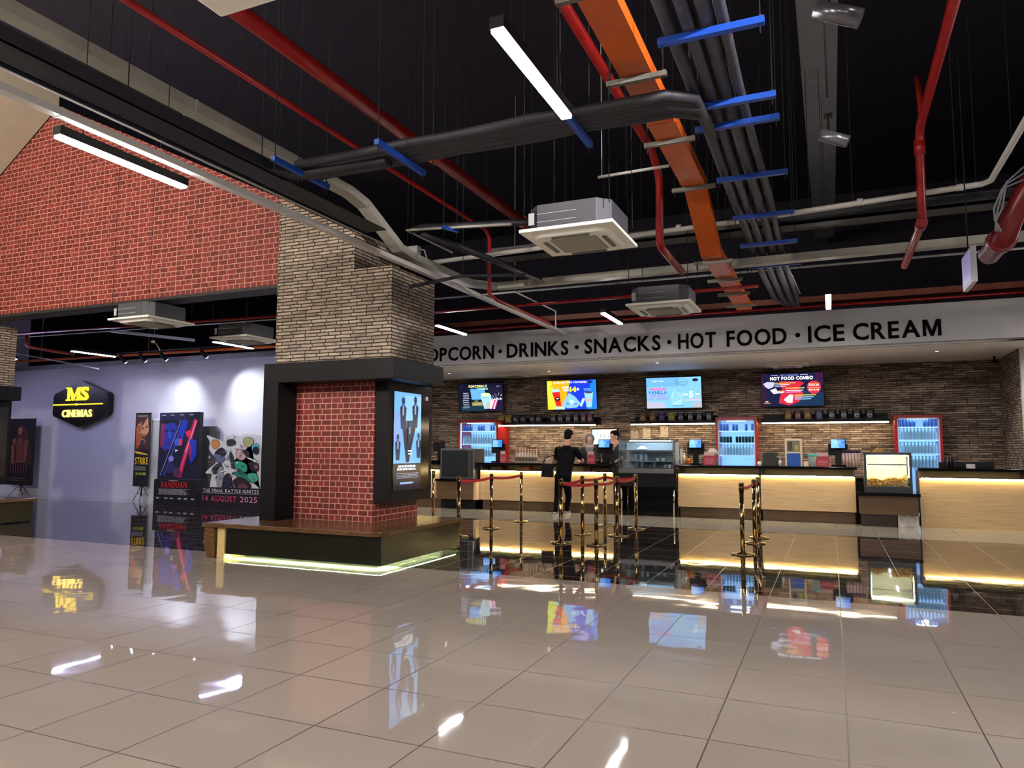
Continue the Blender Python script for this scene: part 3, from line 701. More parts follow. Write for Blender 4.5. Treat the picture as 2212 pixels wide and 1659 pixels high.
mb.cyl((b.x, a.y+.02, b.z), (b.x, a.y+.25, b.z), .066, n=14); mb.cyl((a.x, a.y, a.z-.12), (a.x, a.y, a.z-.3), .064, n=14)
mb.tube([(a.x+.02, a.y+.1, a.z+.7), (a.x, a.y-.3, a.z+.02)], .03)
tag(mb.build('sprinkler_pipe', M_redp), 'red pipe at the right that comes overhead, drops straight down and turns away', 'pipe', 'red pipes')
a = PY(2215, 415, 8.2); b = PY(2180, 505, 8.2)
mb = MB(); mb.tube([(a.x+5, 8.0, a.z+.95), (a.x+.6, 8.0, a.z+.9), (a.x+.25, 8.05, a.z+.5), (a.x, 8.1, a.z), (b.x+.03, 8.2, b.z+.15), (b.x-.02, 8.25, b.z), (b.x-.05, 8.9, b.z-.03)], .1, 16)
mb.cyl((b.x-.02, 8.35, b.z), (b.x-.03, 8.5, b.z), .125, n=16)
vl = tag(mb.build('valve_pipe', mat('dark_red_pipe', '7a1f22', .3)), 'fat dark red pipe elbow with grey cables at the right edge', 'pipe', 'red pipes')
mb = MB()
for k in range(3):
    c0 = PY(2212, 360+k*14, 8.0); c1 = PY(2165-k*9, 450, 8.05); c2 = PY(2150+k*6, 500, 8.1)
    mb.tube([c0, (c0+c1)/2+Vector((-.05, 0, .06)), c1, (c1+c2)/2+Vector((-.02, 0, 0)), c2], .009, 8)
tag(mb.build('cable', mat('grey_cable', '8c8c94', .5)), 'loop of pale grey cables beside the dark red elbow at the right edge', 'cable')

# tilted cream trunking: high run, drop, low run, corner, run along the bulkhead
T2 = 'cream metal cable trunking that runs overhead, bends down and turns right along the bulkhead'
mb = MB(); w, h = .17, .11
TX = -5.62
pts = [(TX, -4, 4.80), (TX, 7.55, 4.80), (TX, 7.9, 4.74), (TX, 8.75, 4.36), (TX, 9.1, 4.32), (TX, 10.95, 4.32), (TX+.35, 11.4, 4.32), (8.5, 11.45, 4.36)]
for a, b in zip(pts, pts[1:]): mb.bar(a, b, w, h)
for y in (-1, 2, 5): mb.box(TX-w/2-.006, TX+w/2+.006, y, y+.03, 4.80-h/2-.006, 4.80+h/2+.006)
tr = tag(mb.build('cable_trunking', M_trunk), T2, 'trunking', 'cable trunkings')
# white trunking in front of the pillar
mb = MB(); pts = [(-5.30, -4, 4.03), (-5.30, 15.08, 4.03)]
mb.bar(*pts, .085, .06)
for y in (1, 3.5, 6, 8.5, 11): mb.box(-5.347, -5.253, y, y+.02, 3.996, 4.064)
tag(mb.build('cable_trunking', M_wpipe), 'slim white trunking that crosses in front of the brick gable and pillar to the bulkhead', 'trunking', 'cable trunkings')
mb = MB(); mb.tube([(-5.36, -4, 4.20), (-5.36, 8.2, 4.20)], .012, 8)
tag(mb.build('conduit', M_wpipe), 'thin white conduit along the underside of the black cable tray', 'pipe')
# black cable tray
mb = MB(); mb.box(-5.36, -5.06, -4, 5.75, 4.24, 4.25).box(-5.36, -5.345, -4, 5.75, 4.24, 4.36).box(-5.075, -5.06, -4, 5.75, 4.24, 4.36)
mb.box(-5.36, -5.06, 5.75, 7.6, 4.24, 4.25)
ct = tag(mb.build('cable_tray', M_insd), 'black cable tray full of dark lagged pipes above the white trunking on the left', 'cable tray')
for k, (x, r_) in enumerate(((-5.30, .05), (-5.20, .045), (-5.12, .04), (-5.25, .04))):
    mb = MB(); z = 4.255+r_+(.09 if k == 3 else 0)
    mb.tube([(x, -4, z), (x, 1.5, z+.012), (x, 4, z-.004), (x, 5.5, z), (x+.25, 5.82+.03*k, z+.01), (-3.9, 5.85+.03*k, z+.005)], r_, 10)
    tag(mb.build('lagged_pipe', M_insd), 'dark lagged pipe lying in the black cable tray on the left', 'pipe', 'lagged pipes in the black cable tray')
# lagged pipes crossing to the right
for k in range(5):
    y = 5.72+k*.085; r_ = (.045, .035, .05, .035, .045)[k]; z = 4.33
    mb = MB(); pts = [(-4.9+i*.43, y+.012*math.sin(i*1.9+k), z+r_+.006*math.sin(i*2.3+k)) for i in range(9)]
    pts += [(-1.15, y, 4.37), (-.95, y+.25, 4.42), (-.93, y+.8, 4.45)]
    mb.tube(pts, r_, 10); tag(mb.build('lagged_pipe', mat('dark_pipe_lagging', '27262c', .6)), 'dark lagged pipe crossing from the black tray to the bundle beside the orange trunking', 'pipe', 'lagged pipes crossing the ceiling')
HG = 'blue pipe hangers'
hanger((-4.88, 5.35, 4.30), (-4.88, 6.2, 4.30), M_blue, .05, .05, 'dull blue hanger bar where the black tray meets the crossing pipes', HG)
hanger((-3.72, 5.4, 4.29), (-3.72, 6.25, 4.29), M_blue, .05, .05, 'blue hanger bar under the crossing pipes where the thick red pipe passes', HG)
hanger((-1.95, 5.4, 4.29), (-1.95, 6.25, 4.29), M_blue, .05, .05, 'blue hanger bar just below the end of the glowing overhead lamp', HG)

# orange trunking
OX, OW = -1.43, .27
mb = MB(); pts = [(OX, -3, 4.74), (OX, 8.9, 4.74), (OX, 10.1, 4.20), (OX, 14.3, 4.20)]
for a, b in zip(pts, pts[1:]): mb.bar(a, b, OW, .12)
for y in (2.3, 4.5, 6.9, 8.6): mb.box(OX-OW/2-.006, OX+OW/2+.006, y, y+.04, 4.674, 4.806)
for y in (10.3, 11.6, 12.9): mb.box(OX-OW/2-.006, OX+OW/2+.006, y, y+.04, 4.134, 4.266)
tag(mb.build('cable_trunking', M_orange), 'wide orange trunking running away overhead and stepping down towards the bulkhead', 'trunking', 'cable trunkings')
M_strut = mat('grey_strut', '7c7a70', .4, .3)
for y, z, lb in ((4.62, 4.65, 'grey strut under the orange trunking at the top edge of the picture'), (5.9, 4.65, 'second grey strut under the orange trunking from the top edge'), (7.3, 4.65, 'third grey strut under the orange trunking from the top edge'),
             (8.75, 4.65, 'fourth grey strut under the orange trunking, above its step down'), (10.3, 4.11, 'first grey strut under the low part of the orange trunking, below its step'), (11.5, 4.11, 'second grey strut under the low orange trunking'),
             (12.6, 4.11, 'third grey strut under the low orange trunking'), (13.7, 4.11, 'last grey strut under the orange trunking, nearest the bulkhead')):
    hanger((OX-.26, y, z), (OX+.26, y, z), M_strut, .045, .045, lb, 'grey struts under the orange trunking', name='strut_hanger')
# lagged pipe bundle right of it
BXS = [-.99, -.86, -.72, -.60, -.78]
for k, bx in enumerate(BXS):
    r_ = (.055, .05, .06, .04, .045)[k]; z = 4.50+r_+(.1 if k == 4 else 0)
    pts = [(bx+.015*math.sin(i*1.3+k), -3+i*1.5, z+.012*math.sin(i*1.7+k*2)) for i in range(9)]
    pts += [(bx, 10.6, z), (bx+.02, 11.6, z-.12), (bx+.05, 12.6, z-.18), (bx+.1, 14.2, z-.22), (bx*.5-.2, 15.0, z-.25)]
    mb = MB(); mb.tube(pts, r_, 10); tag(mb.build('lagged_pipe', M_insul), 'grey lagged pipe in the bundle just right of the orange trunking', 'pipe', 'lagged pipes beside the orange trunking')
mb = MB(); pts = [(-.66+.02*math.sin(i*1.1), -3+i*1.5, 4.66+.02*math.sin(i*2.1)) for i in range(9)]+[(-.6, 11.2, 4.5), (-.55, 12.6, 4.45), (-.45, 14.4, 4.4)]
mb.tube(pts, .018, 8); tag(mb.build('conduit', M_wpipe), 'thin white conduit lying on the lagged bundle beside the orange trunking', 'pipe')
for i, (px, py, lb) in enumerate(((1461, 85, 'largest blue hanger bar at the top, under the bundle beside the orange trunking'), (1510, 233, 'second blue hanger bar from the top under the bundle'), (1533, 277, 'third blue hanger bar, close below the second'),
                    (1570, 388, 'fourth blue hanger bar under the bundle, right of the orange bend'), (1605, 470, 'fifth blue hanger bar, crossing the white drain pipe'), (1612, 531, 'sixth blue hanger bar under the bundle'), (1645, 575, 'lowest blue hanger bar, at the long grey trunking'))):
    z = 4.46 if i < 5 else 4.3; a = PZ(px, py, z)
    hanger((-.95-.12, a.y, z), (-.95+.62, a.y, z), M_blue, .055, .05, lb, HG)
# white drain pipe
a = PY(935, 567, 10.1); b = PY(1605, 477, 10.1); c = PY(2134, 396, 10.1)
mb = MB(); mb.tube([a, b, c+Vector((-.06, 0, 0)), c+Vector((.02, -.08, .01)), (c.x+.03, 5.0, c.z+.06)], .036, 12)
for x in (-3.6, -1.9, .4, 1.5): mb.cyl((x, 10.1, a.z+(c.z-a.z)*(x-a.x)/(c.x-a.x)), (x+.07, 10.1, a.z+(c.z-a.z)*(x-a.x)/(c.x-a.x)), .043, n=12)
tag(mb.build('drain_pipe', M_wpipe), 'long white drain pipe rising to the right and turning towards the viewer', 'pipe')
for x, g in ((-3.55, 0), (.35, 0), (1.5, 0)):
    z = a.z+(c.z-a.z)*(x-a.x)/(c.x-a.x)
    tag(MB().cyl((x, 10.1, z), (x, 10.1, CT), .006, n=6).cyl((x, 10.1, z+.03), (x, 10.1, z+.12), .014, n=8).build('hanging_rod', M_rodm), ('hanging rod of the white drain pipe left of the nearest cassette', 'hanging rod of the white drain pipe below the grey ceiling strip', 'hanging rod of the white drain pipe near its right bend')[(-3.55, .35, 1.5).index(x)], 'rod', 'rods of the white drain pipe')
# second white pipe with a black lagged pipe near the cassette
a = PY(878, 497, 8.6); b = PY(1105, 484, 8.6)
mb = MB(); mb.tube([a+Vector((.25, .9, -.12)), a, b], .017, 10); tag(mb.build('conduit', M_wpipe), 'thin white pipe left of the nearest cassette, turning back at its end', 'pipe')
mb = MB(); mb.tube([a+Vector((.05, .05, .0)), a+Vector((.2, .05, .03)), b+Vector((.0, .05, .03)), b+Vector((.35, .05, .0))], .045, 10); mb.tube([a+Vector((.2, .1, -.04)), a+Vector((.7, 1.6, -.15)), a+Vector((1.0, 2.6, -.25))], .05)
tag(mb.build('lagged_pipe', M_insd), 'black lagged pipe beside the thin white pipe left of the nearest cassette', 'pipe', 'black lagged pipes')
hanger(PY(955, 490, 8.45), PY(990, 500, 8.75)+Vector((0, .0, 0)), M_blue, .04, .04, 'small blue hanger at the thin white pipe left of the nearest cassette', HG)
# dark trays and ducts running along the bulkhead side
mb = MB().box(-5.0, 8.6, 10.45, 10.8, 4.56, 4.60).box(-5.0, 8.6, 10.45, 10.465, 4.56, 4.72).box(-5.0, 8.6, 10.785, 10.8, 4.56, 4.72)
for k in range(3): mb.cyl((-5.0, 10.52+.1*k, 4.65), (8.6, 10.52+.1*k, 4.65), .04, n=8)
tag(mb.build('cable_tray', M_insd), 'wide black tray running left to right just below the white drain pipe', 'cable tray')
a = PY(1000, 640, 13.4); b = PY(2212, 537, 13.4)
tag(MB().tube([(-8, 13.4, a.z), (6, 13.4, b.z)], .022, 8).build('conduit', M_galv), 'thin grey conduit spanning the dark gap above the bulkhead at the right', 'pipe')
tag(MB().tube([(-8, 12.2, 4.13), (-1.0, 12.2, 4.13)], .03, 8).build('sprinkler_pipe', M_redp), 'red pipe under the long trunking between the pillar and the orange trunking', 'pipe', 'red pipes')
tag(MB().box(WX, 8.6, 15.9, 16.2, 4.5, 4.62).build('cable_trunking', noise_var(mat('rust_trunking', '74341a', .5), 4, .2)), 'long orange trunking behind the top of the bulkhead', 'trunking', 'cable trunkings')
tag(MB().tube([(WX, 15.5, 4.33), (8.6, 15.5, 4.33)], .03, 8).build('sprinkler_pipe', M_redp), 'red pipe lying just behind the top of the bulkhead', 'pipe', 'red pipes')
# vertical rods along the trunking and tray on the left
for px, py, x, z, lb in ((233, 205, TX, 4.86, 'first'), (318, 240, TX, 4.86, 'second'), (512, 338, TX, 4.86, 'third'), (603, 360, TX, 4.86, 'fourth'), (275, 225, -5.21, 4.36, 'fifth'), (565, 355, -5.21, 4.36, 'sixth'), (645, 395, -5.21, 4.36, 'seventh')):
    a = PX(px, py, x)
    tag(MB().cyl((x, a.y, z), (x, a.y, CT), .0055, n=6).cyl((x, a.y, z), (x, a.y, z+.05), .013, n=6).build('hanging_rod', M_rodm), 'thin hanging rod holding the trunking or tray at the upper left', 'rod', 'rods at the upper left')
for k, (px, py, y) in enumerate(((935, 335, 6.2), (1148, 430, 9), (1196, 560, 11.45), (1303, 400, 9.3), (1352, 400, 9.6), (880, 540, 11), (2108, 385, 11), (2185, 300, 10.2), (1650, 480, 11.2), (1672, 540, 11.45), (1778, 470, 11.45), (1752, 560, 11.45), (1050, 560, 11.45), (1240, 600, 11.45))):
    a = PY(px, py, y); a.z = 4.36 if y > 11 else max(a.z-.2, 4.3)
    tag(MB().cyl(a, (a.x, y, CT), .005, n=6).build('hanging_rod', M_rodm), 'thin hanging rod hanging from the black ceiling', 'rod', 'thin rods hanging from the ceiling')
# spotlights on the ceiling strip
def make_spot():
    t = thing('track_spot', 'x', 'spotlight', (0, 0, 0), 0, 'black track spotlights')
    MB().box(-.02, .02, -.09, .09, -.03, 0).build('adapter', M_black, t, .003, True)
    MB().cyl((0, 0, -.03), (0, 0, -.09), .01, n=8).build('stem', M_black, t, 0, True)
    h = MB().cyl((-.06, 0, -.05), (.05, .12, -.24), .046, n=18); h.build('lamp_head', M_black, t, 0, True)
    d = Vector((.1, .12, -.18)).normalized(); e = Vector((.05, .12, -.24))
    MB().cyl(e, e+d*.006, .04, n=18).build('lens', mat('spot_lens', 'ffffff', .3, 0, 9, 'e6f0ff'), t, 0, True)
    return reg(t)
sp = make_spot(); SX = []
for i, (px, py, lb) in enumerate(((262, 762, 'leftmost black track spot above the white wall'), (305, 760, 'second black track spot from the left above the white wall'), (350, 758, 'third black track spot from the left, above the narrow banner'), (437, 754, 'rightmost black track spot, apart from the others and nearest the pillar'))):
    a = PY(px, py, 14.1); a.z = 4.09
    if i == 0: sp.location = a; sp['label'] = lb
    else: clone(sp, a, lb)
    SX.append(a)
    sl = bpy.data.lights.new('spot_beam', 'SPOT'); sl.energy = (8, 14, 120, 150)[i]; sl.color = (.80, .90, 1); sl.spot_size = math.radians(96); sl.spot_blend = 1; sl.shadow_soft_size = .05
    so = bpy.data.objects.new('spot_beam', sl); COL.objects.link(so); tgt = Vector((a.x+(-.4, -.4, -.3, 1.3)[i], 15.1, 1.9)); so.location = Vector((a.x+.06, 14.24, 3.83)); so.rotation_euler = (tgt-so.location).to_track_quat('-Z', 'Y').to_euler()
tk = MB().box(SX[0].x-.6, SX[3].x+.9, 14.08, 14.12, SX[0].z+.002, SX[0].z+.03)
for x in (SX[0].x-.3, SX[1].x+.4, SX[3].x+.3): tk.cyl((x, 14.1, SX[0].z+.03), (x, 14.1, CT), .004, n=6)
tag(tk.build('lighting_track', M_black), 'black track that carries the spotlights over the posters', 'track')
# big cylinder spots below the grey strip
M_spotb = mat('satin_grey_metal', '6b6b70', .25, .7)
for i, (px, py, y) in enumerate(((1803, 298, 5.8), (1812, 30, 3.6))):
    a = PY(px, py, y)
    t = thing('cylinder_spot', ('grey cylinder spotlight tilted under the dark ceiling strip at the right', 'upper cylinder spotlight on the ceiling strip, at the top edge')[i], 'spotlight', a, 0, 'cylinder spotlights')
    MB().cyl(a+Vector((-.10, 0, .045)), a+Vector((.09, .0, -.045)), .045, n=20).build('lamp_head', M_spotb, t)
    MB().cyl(a+Vector((-.04, 0, .05)), (a.x-.04, y, 7.2), .008, n=8).box(a.x-.07, a.x-.01, y-.05, y+.05, a.z+.18, a.z+.3).build('stem', M_black, t)
# exit style light box seen almost edge on
a = PY(2093, 582, 9.4)
t = thing('light_box_sign', 'white hanging light box seen almost edge on at the right', 'sign', (a.x, 9.4, a.z-.2))
MB().box(a.x-.02, a.x+.03, 9.1, 9.7, a.z-.2, a.z+.2).build('case', mat('sign_white', 'c9c7d0', .4), t, .004)
MB().box(a.x-.026, a.x-.021, 9.13, 9.67, a.z-.17, a.z+.17).build('face_panel', mat('sign_face', '8f88b8', .3, 0, .35, '8f88b8'), t)
MB().cyl((a.x, 9.4, a.z+.2), (a.x, 9.4, CT), .007, n=8).build('hanging_rod', M_black, t)
# pipes seen under the gable, in the lobby
for k, (pa, pb, y, r_, m_, lb) in enumerate((((30, 722), (595, 683), 12.2, .03, M_redp, 'dark red pipe passing behind the larger lobby cassette'), ((30, 730), (595, 690), 12.9, .013, M_wpipe, 'thin pale conduit under the dark red pipe in the lobby'),
        ((90, 778), (595, 748), 14.6, .04, M_orange, 'orange pipe above the white wall in the lobby'), ((30, 762), (150, 785), 13.4, .02, M_galv, 'thin grey conduit in the lobby at the left'))):
    a, b = PY(*pa, y), PY(*pb, y); d = (b-a).normalized(); mm = (a+b)/2
    tag(MB().tube([a-d*1.5, b+d*1.2], r_, 8).cyl(mm, (mm.x, mm.y, CT), .005, n=6).build('lobby_pipe', m_), lb, 'pipe', 'pipes over the lobby')
a, b, c = PY(58, 725, 12.6), PY(58, 750, 12.6), PY(160, 765, 14.0)
tag(MB().tube([a, b+Vector((0, 0, .06)), b+Vector((.06, .05, 0)), c], .045, 10).build('lobby_pipe', mat('rust_pipe', '8a3420', .4)), 'rust coloured bent pipe left of the lobby lamp', 'pipe', 'pipes over the lobby')
a, b = PY(240, 715, 12.0), PY(420, 735, 13.8)
tag(MB().bar(a, b, .1, .06).cyl((a+b)/2, ((a.x+b.x)/2, (a.y+b.y)/2, CT), .006, n=6).build('lobby_duct', M_galv), 'slanting grey duct behind the lobby lamp', 'duct')
a = PY(345, 672, 9.9)
tag(MB().box(a.x-.45, a.x+.3, 9.6, 9.9, 3.98, 4.35).cyl((a.x, 9.75, 4.35), (a.x, 9.75, CT), .008, n=6).build('lobby_duct', mat('blue_grey_box', '4c5660', .5)), 'blue grey duct box above the larger lobby cassette', 'duct')

# unseen flood lamps added to brighten the gable, pillar, sloped ceiling and overhead pipes
def flood(loc, tgt, e, label, col=(1, .9, .8)):
    loc = Vector(loc); d = (Vector(tgt)-loc).normalized(); t = thing('added_flood_lamp', label, 'lamp', loc, 0, 'added flood lamps')
    MB().cyl(loc-d*.12, loc, .16, .19, 20).build('housing', M_black, t); MB().cyl(loc-d*.05, (loc.x, loc.y, CT), .012, n=8).build('stem', M_black, t)
    MB().cyl(loc+d*.002, loc+d*.01, .17, n=20).build('lens', mat('added_flood_lens', 'ffffff', .3, 0, 6, 'fff0e0'), t)
    l = bpy.data.lights.new('added_flood_beam', 'AREA'); l.shape = 'DISK'; l.size = .34; l.energy = e; l.color = col
    o = bpy.data.objects.new('added_flood_beam', l); COL.objects.link(o); o.location = loc+d*.03; o.rotation_euler = d.to_track_quat('-Z', 'Y').to_euler()
flood((-9.5, -3.5, 6.2), (-11, 8.6, 5.2), 420, 'unseen flood lamp added outside the picture, aimed at the brick gable')
flood((-4.5, -5.5, 6.0), (-7, 8.5, 3.0), 200, 'unseen flood lamp added outside the picture, aimed at the brick pillar')
flood((3.2, 2.0, 5.4), (-5.4, 9, 2.6), 12, 'unseen flood lamp added outside the picture at the right, aimed at the brick pillar', (1, .95, .95))
l = bpy.data.lights.new('added_flood_beam', 'SPOT'); l.energy = 2100; l.color = (1, .95, .97); l.spot_size = math.radians(30); l.spot_blend = .7; l.shadow_soft_size = .15  # spot added beside the right flood lamp to brighten the pillar side
o = bpy.data.objects.new('added_flood_beam', l); COL.objects.link(o); o.location = (3.15, 2.06, 5.36); o.rotation_euler = (Vector((-5.3, 9, 3.1))-o.location).to_track_quat('-Z', 'Y').to_euler()
flood((0.5, -5.5, 5.5), (-1, 10, 4.2), 45, 'unseen flood lamp added outside the picture, aimed at the overhead trunking')

# odds and ends overhead
tag(MB().cyl(PY(1292, 383, 7.6), PY(1445, 358, 7.6), .016).cyl(PY(1300, 381, 7.6), PY(1300, 381, 7.6)+Vector((0, 0, 3.6)), .004, n=6).build('conduit', M_wpipe), 'short white conduit left of the orange trunking, below the crossing pipes', 'pipe')
a = PY(892, 545, 9.9); t = thing('junction_box', 'small grey box above the low run of cream trunking beside the pillar', 'box', a); MB().box(a.x-.11, a.x+.11, 9.85, 9.97, a.z-.12, a.z+.09).build('case', M_galv, t); MB().cyl((a.x, 9.9, a.z+.09), (a.x, 9.9, CT), .005, n=6).build('hanging_rod', M_rodm, t); MB().tube([(a.x+.1, 9.9, a.z+.04), (a.x+.2, 9.92, a.z+.02), (a.x+.24, 9.95, a.z-.15)], .012, 8).build('cable', MC['grey_cable'], t)
a, b = PY(882, 620, 8.2), PY(1000, 596, 9.6)
tag(MB().tube([a, b, b+Vector((.9, .3, 0))], .025, 8).cyl(b, (b.x, b.y, CT), .004, n=6).build('lagged_pipe', M_insd), 'black pipe end crossing the white trunking in front of the pillar corner', 'pipe', 'black lagged pipes')
a = PY(330, 738, 12.5); t = thing('hanging_sensor', 'small pale dome on a curved arm above the track spots', 'sensor', a); MB().ell(a, .05, .05, .035).build('dome', M_acw, t); MB().tube([a, a+Vector((.12, 0, -.06)), a+Vector((.25, 0, -.22))], .012, 8).build('arm', M_acw, t); MB().cyl(a, (a.x, a.y, CT), .005, n=6).build('hanging_rod', M_rodm, t)
a, b = PY(1112, 630, 13.0), PY(1200, 672, 13.0)
tag(MB().tube([a+Vector((-.7, 0, .0)), a, b, b+Vector((0, 0, -.35))], .014, 8).cyl(a, (a.x, a.y, CT), .004, n=6).build('conduit', M_wpipe), 'thin pale conduit stepping down above the letters DRINKS', 'pipe')
flood((-9.5, 1.5, 4.4), (-14.6, 4.5, 6.8), 330, 'unseen flood lamp added outside the picture, aimed up at the sloped beige ceiling')  # another unseen lamp, added for the sloped ceiling
# ------------------------------------------------------------------ snack counter
CY = 16.4
M_warm = mat('warm_led', 'ffffff', .4, 0, 60, 'ffe49c')
def counter(label, x0, x1, full=False, zt=1.15, zl=.945):
    t = thing('counter_unit', label, 'counter', ((x0+x1)/2, CY, 0), 0, 'snack counter units')
    MB().box(x0, x1, CY, CY+.03, 0.0 if full else .24, zl).build('front_panel', M_cwood, t)
    MB().box(x0, x1, CY-.055, CY+.03, zl+.012, zl+.03).build('ledge', M_black, t)
    MB().box(x0+.03, x1-.03, CY-.028, CY-.008, zl+.001, zl+.0115).build('led_strip', M_warm, t)
    if not full: MB().box(x0+.02, x1-.02, CY+.12, CY+.15, 0, .24).build('plinth', M_dwood, t)
    mb = MB().box(x0, x0+.04, CY+.03, CY+.7, .25, 1.09).box(x1-.04, x1, CY+.03, CY+.7, .25, 1.09).box(x0+.04, x1-.04, CY+.6, CY+.63, .0, 1.09)
    mb.box(x0+.04, x1-.04, CY+.03, CY+.6, zl-.02, zl)
    mb.build('carcass', mat('counter_inside', '4c4238', .5), t)
    return t
def ctop(label, x0, x1, zt=1.15):
    return tag(MB().box(x0, x1, CY-.09, CY+.75, zt-.055, zt).build('countertop', M_ctop, None, .006), label, 'countertop', 'black countertops')
counter('counter unit with lit pale oak front behind the leftmost barrier posts', -10.6, -9.16)
counter('lit oak counter unit where the customer in black stands', -8.02, -4.62)
counter('lit oak counter unit just right of the glass display case', -3.14, -1.42)
counter('lit oak counter unit between the barrier posts and the popcorn warmer', -1.40, .42)
counter('lit oak counter unit right of the popcorn warmer, reaching the picture edge', 1.56, 3.37, True)
ctop('black countertop under the till by the pillar', -10.65, -9.16)
ctop('long black countertop where the customer leans', -8.1, -4.55)
ctop('black countertop between the glass case and the popcorn warmer', -3.17, .46)
ctop('black countertop right of the popcorn warmer', 1.53, 3.37)
# stainless box on a low oak stand
t = thing('low_counter', 'low oak counter with black edge under the steel warmer box', 'counter', (-8.6, 16.3, 0), 0, 'snack counter units')
MB().box(-9.15, -8.10, 16.2, 16.9, .24, .68).build('front_panel', M_dwood, t); MB().box(-9.17, -8.06, 16.15, 16.9, .68, .74).build('top', M_ctop, t); MB().box(-9.1, -8.15, 16.4, 16.9, 0, .24).build('plinth', M_black, t)
MB().box(-8.10, -8.03, 16.2, 16.9, .24, .68).build('end_panel', mat('pale_edge', 'bfa98c', .5), t)
t = thing('steel_warmer', 'square stainless steel box with a dark glass front left of the lit counter', 'cabinet', (-8.6, 16.4, .74))
MB().box(-9.07, -8.12, 16.25, 16.85, .742, 1.50).build('body', M_steel, t, .01)
MB().box(-9.02, -8.27, 16.235, 16.249, .79, 1.45).build('dark_window', mat('dark_glass_front', '26292b', .15), t)
MB().box(-8.24, -8.15, 16.235, 16.249, .79, 1.45).build('control_panel', M_dsteel, t)
# popcorn stand and warmer
t = thing('popcorn_stand', 'low dark oak stand with black top under the popcorn warmer', 'counter', (.98, 16.2, 0), 0, 'snack counter units')
MB().box(.47, 1.50, 16.12, 16.9, .24, .60).build('front_panel', M_dwood, t); MB().box(.44, 1.54, 16.06, 16.9, .60, .655).build('top', M_ctop, t, .004)
MB().box(.5, 1.12, 16.16, 16.8, 0, .24).build('plinth', mat('brown_board', '2c1c12', .4), t); MB().box(1.14, 1.50, 16.14, 16.8, 0, .24).build('marble_panel', noise_var(mat('marble_print', 'a39c92', .3), 6, .5), t)
PCL = 'glowing glass popcorn warmer half full of golden popcorn'
t = thing('popcorn_warmer', PCL, 'popcorn machine', (1.0, 16.4, .656))
x0, x1, y0, y1, z0, z1 = .58, 1.42, 16.16, 16.72, .657, 1.45
MB().box(x0, x1, y0, y1, z0, z0+.12).build('base', M_dsteel, t, .004)
mb = MB()
for a in (x0, x1-.045):
    for b in (y0, y1-.03): mb.box(a, a+.045, b, b+.03, z0+.12, z1-.05)
mb.box(x0, x1, y0, y1, z1-.05, z1); mb.build('frame', M_dsteel, t)
MB().box(x0+.045, x1-.045, y1-.02, y1-.01, z0+.12, z1-.05).build('back_wall', mat('warmer_back', 'efe8da', .5), t)
MB().box(x0+.06, x1-.06, y0+.08, y0+.12, z1-.075, z1-.055).build('lamp', mat('warmer_lamp', 'ffffff', .4, 0, 55, 'ffeec0'), t)
for x in (x0+.052, x1-.06): MB().box(x, x+.008, y0+.05, y0+.06, z0+.3, z1-.08).build('lamp', MC['warmer_lamp'], t)
MB().box(x0+.05, x1-.05, y0+.05, y0+.07, z1-.25, z1-.23).build('rail', M_steel, t)
MB().box(x0+.045, x1-.045, y0+.004, y0+.01, z0+.12, z1-.05).build('glass_pane', M_glass, t)
rg = random.Random(5); mb = MB()
def kern(mb, c, s):
    M = Matrix.Rotation(rg.random()*6, 4, 'Z') @ Matrix.Rotation(rg.random()*6, 4, 'X')
    mb.ell(c, s, s*.7, s*.8, 5, 4, M)
mb.use(mat('popcorn_gold', 'd98f2c', .6)); mb2 = mat('popcorn_pale', 'e8cf8e', .6)
for i in range(1500):
    x = x0+.06+rg.random()*(x1-x0-.12); y = y0+.03+rg.random()*.45; hgt = .13+.09*((x-x0)/(x1-x0))**3+.02*math.sin(x*19)
    z = z0+.125+hgt*(1-rg.random()**3*1.0) if y > y0+.08 else z0+.125+rg.random()*hgt
    mb.use(mb2 if rg.random() < .35 else MC['popcorn_gold']); kern(mb, (x, y, z), .011+rg.random()*.005)
o = mb.build('popcorn', None, None); tag(o, 'heap of golden popcorn inside the glowing warmer', 'popcorn', None, 'stuff')
t = thing('warmer_topper', 'small gold crown shaped topper on the popcorn warmer', 'ornament', (.95, 16.4, 1.4505))
p = [PY(1883, 976, 16.4), PY(1897, 968, 16.4), PY(1911, 977, 16.4)]
p = [Vector((.74, 16.4, 1.46)), Vector((.86, 16.4, 1.54)), Vector((.98, 16.4, 1.46))]
MB().tube(p, .009, 8).tube([p[0]+Vector((.02, 0, -.0)), p[2]+Vector((-.02, 0, 0))], .006).tube([p[0]+Vector((.05, 0, .02)), p[1]+Vector((0, 0, -.04)), p[2]+Vector((-.05, 0, .02))], .007).build('frame', mat('gold_wire', 'c8a84a', .3, .6), t)
# glass display case
DX0, DX1 = -4.46, -3.21
t = thing('display_case_table', 'black table with thin steel legs under the glass display case', 'table', (-3.85, 16.6, 0))
MB().box(DX0-.02, DX1+.05, 16.3, 16.95, .66, .955).build('apron', M_black, t)
for x in (DX0+.05, DX1-.02):
    for y in (16.35, 16.88): MB().cyl((x, y, 0), (x, y, .66), .02).build('leg', M_chrome, t)
t = thing('display_case', 'curved glass display case with steel frame holding cups and plates', 'display case', (-3.85, 16.6, .957))
MB().box(DX0, DX1, 16.28, 16.9, .958, 1.06).build('base', M_steel, t, .006)
arc = [(16.3+.18-.18*math.sin(a), 1.50+.2*math.cos(a)) for a in [PI/2-i*PI/16 for i in range(9)]]
prof = [(16.3, 1.06), (16.3, 1.5)]+arc[1:]+[(16.88, 1.70)]
mb = MB()
for (ya, za), (yb, zb) in zip(prof, prof[1:]): mb.quad((DX0+.02, ya, za), (DX1-.02, ya, za), (DX1-.02, yb, zb), (DX0+.02, yb, zb))
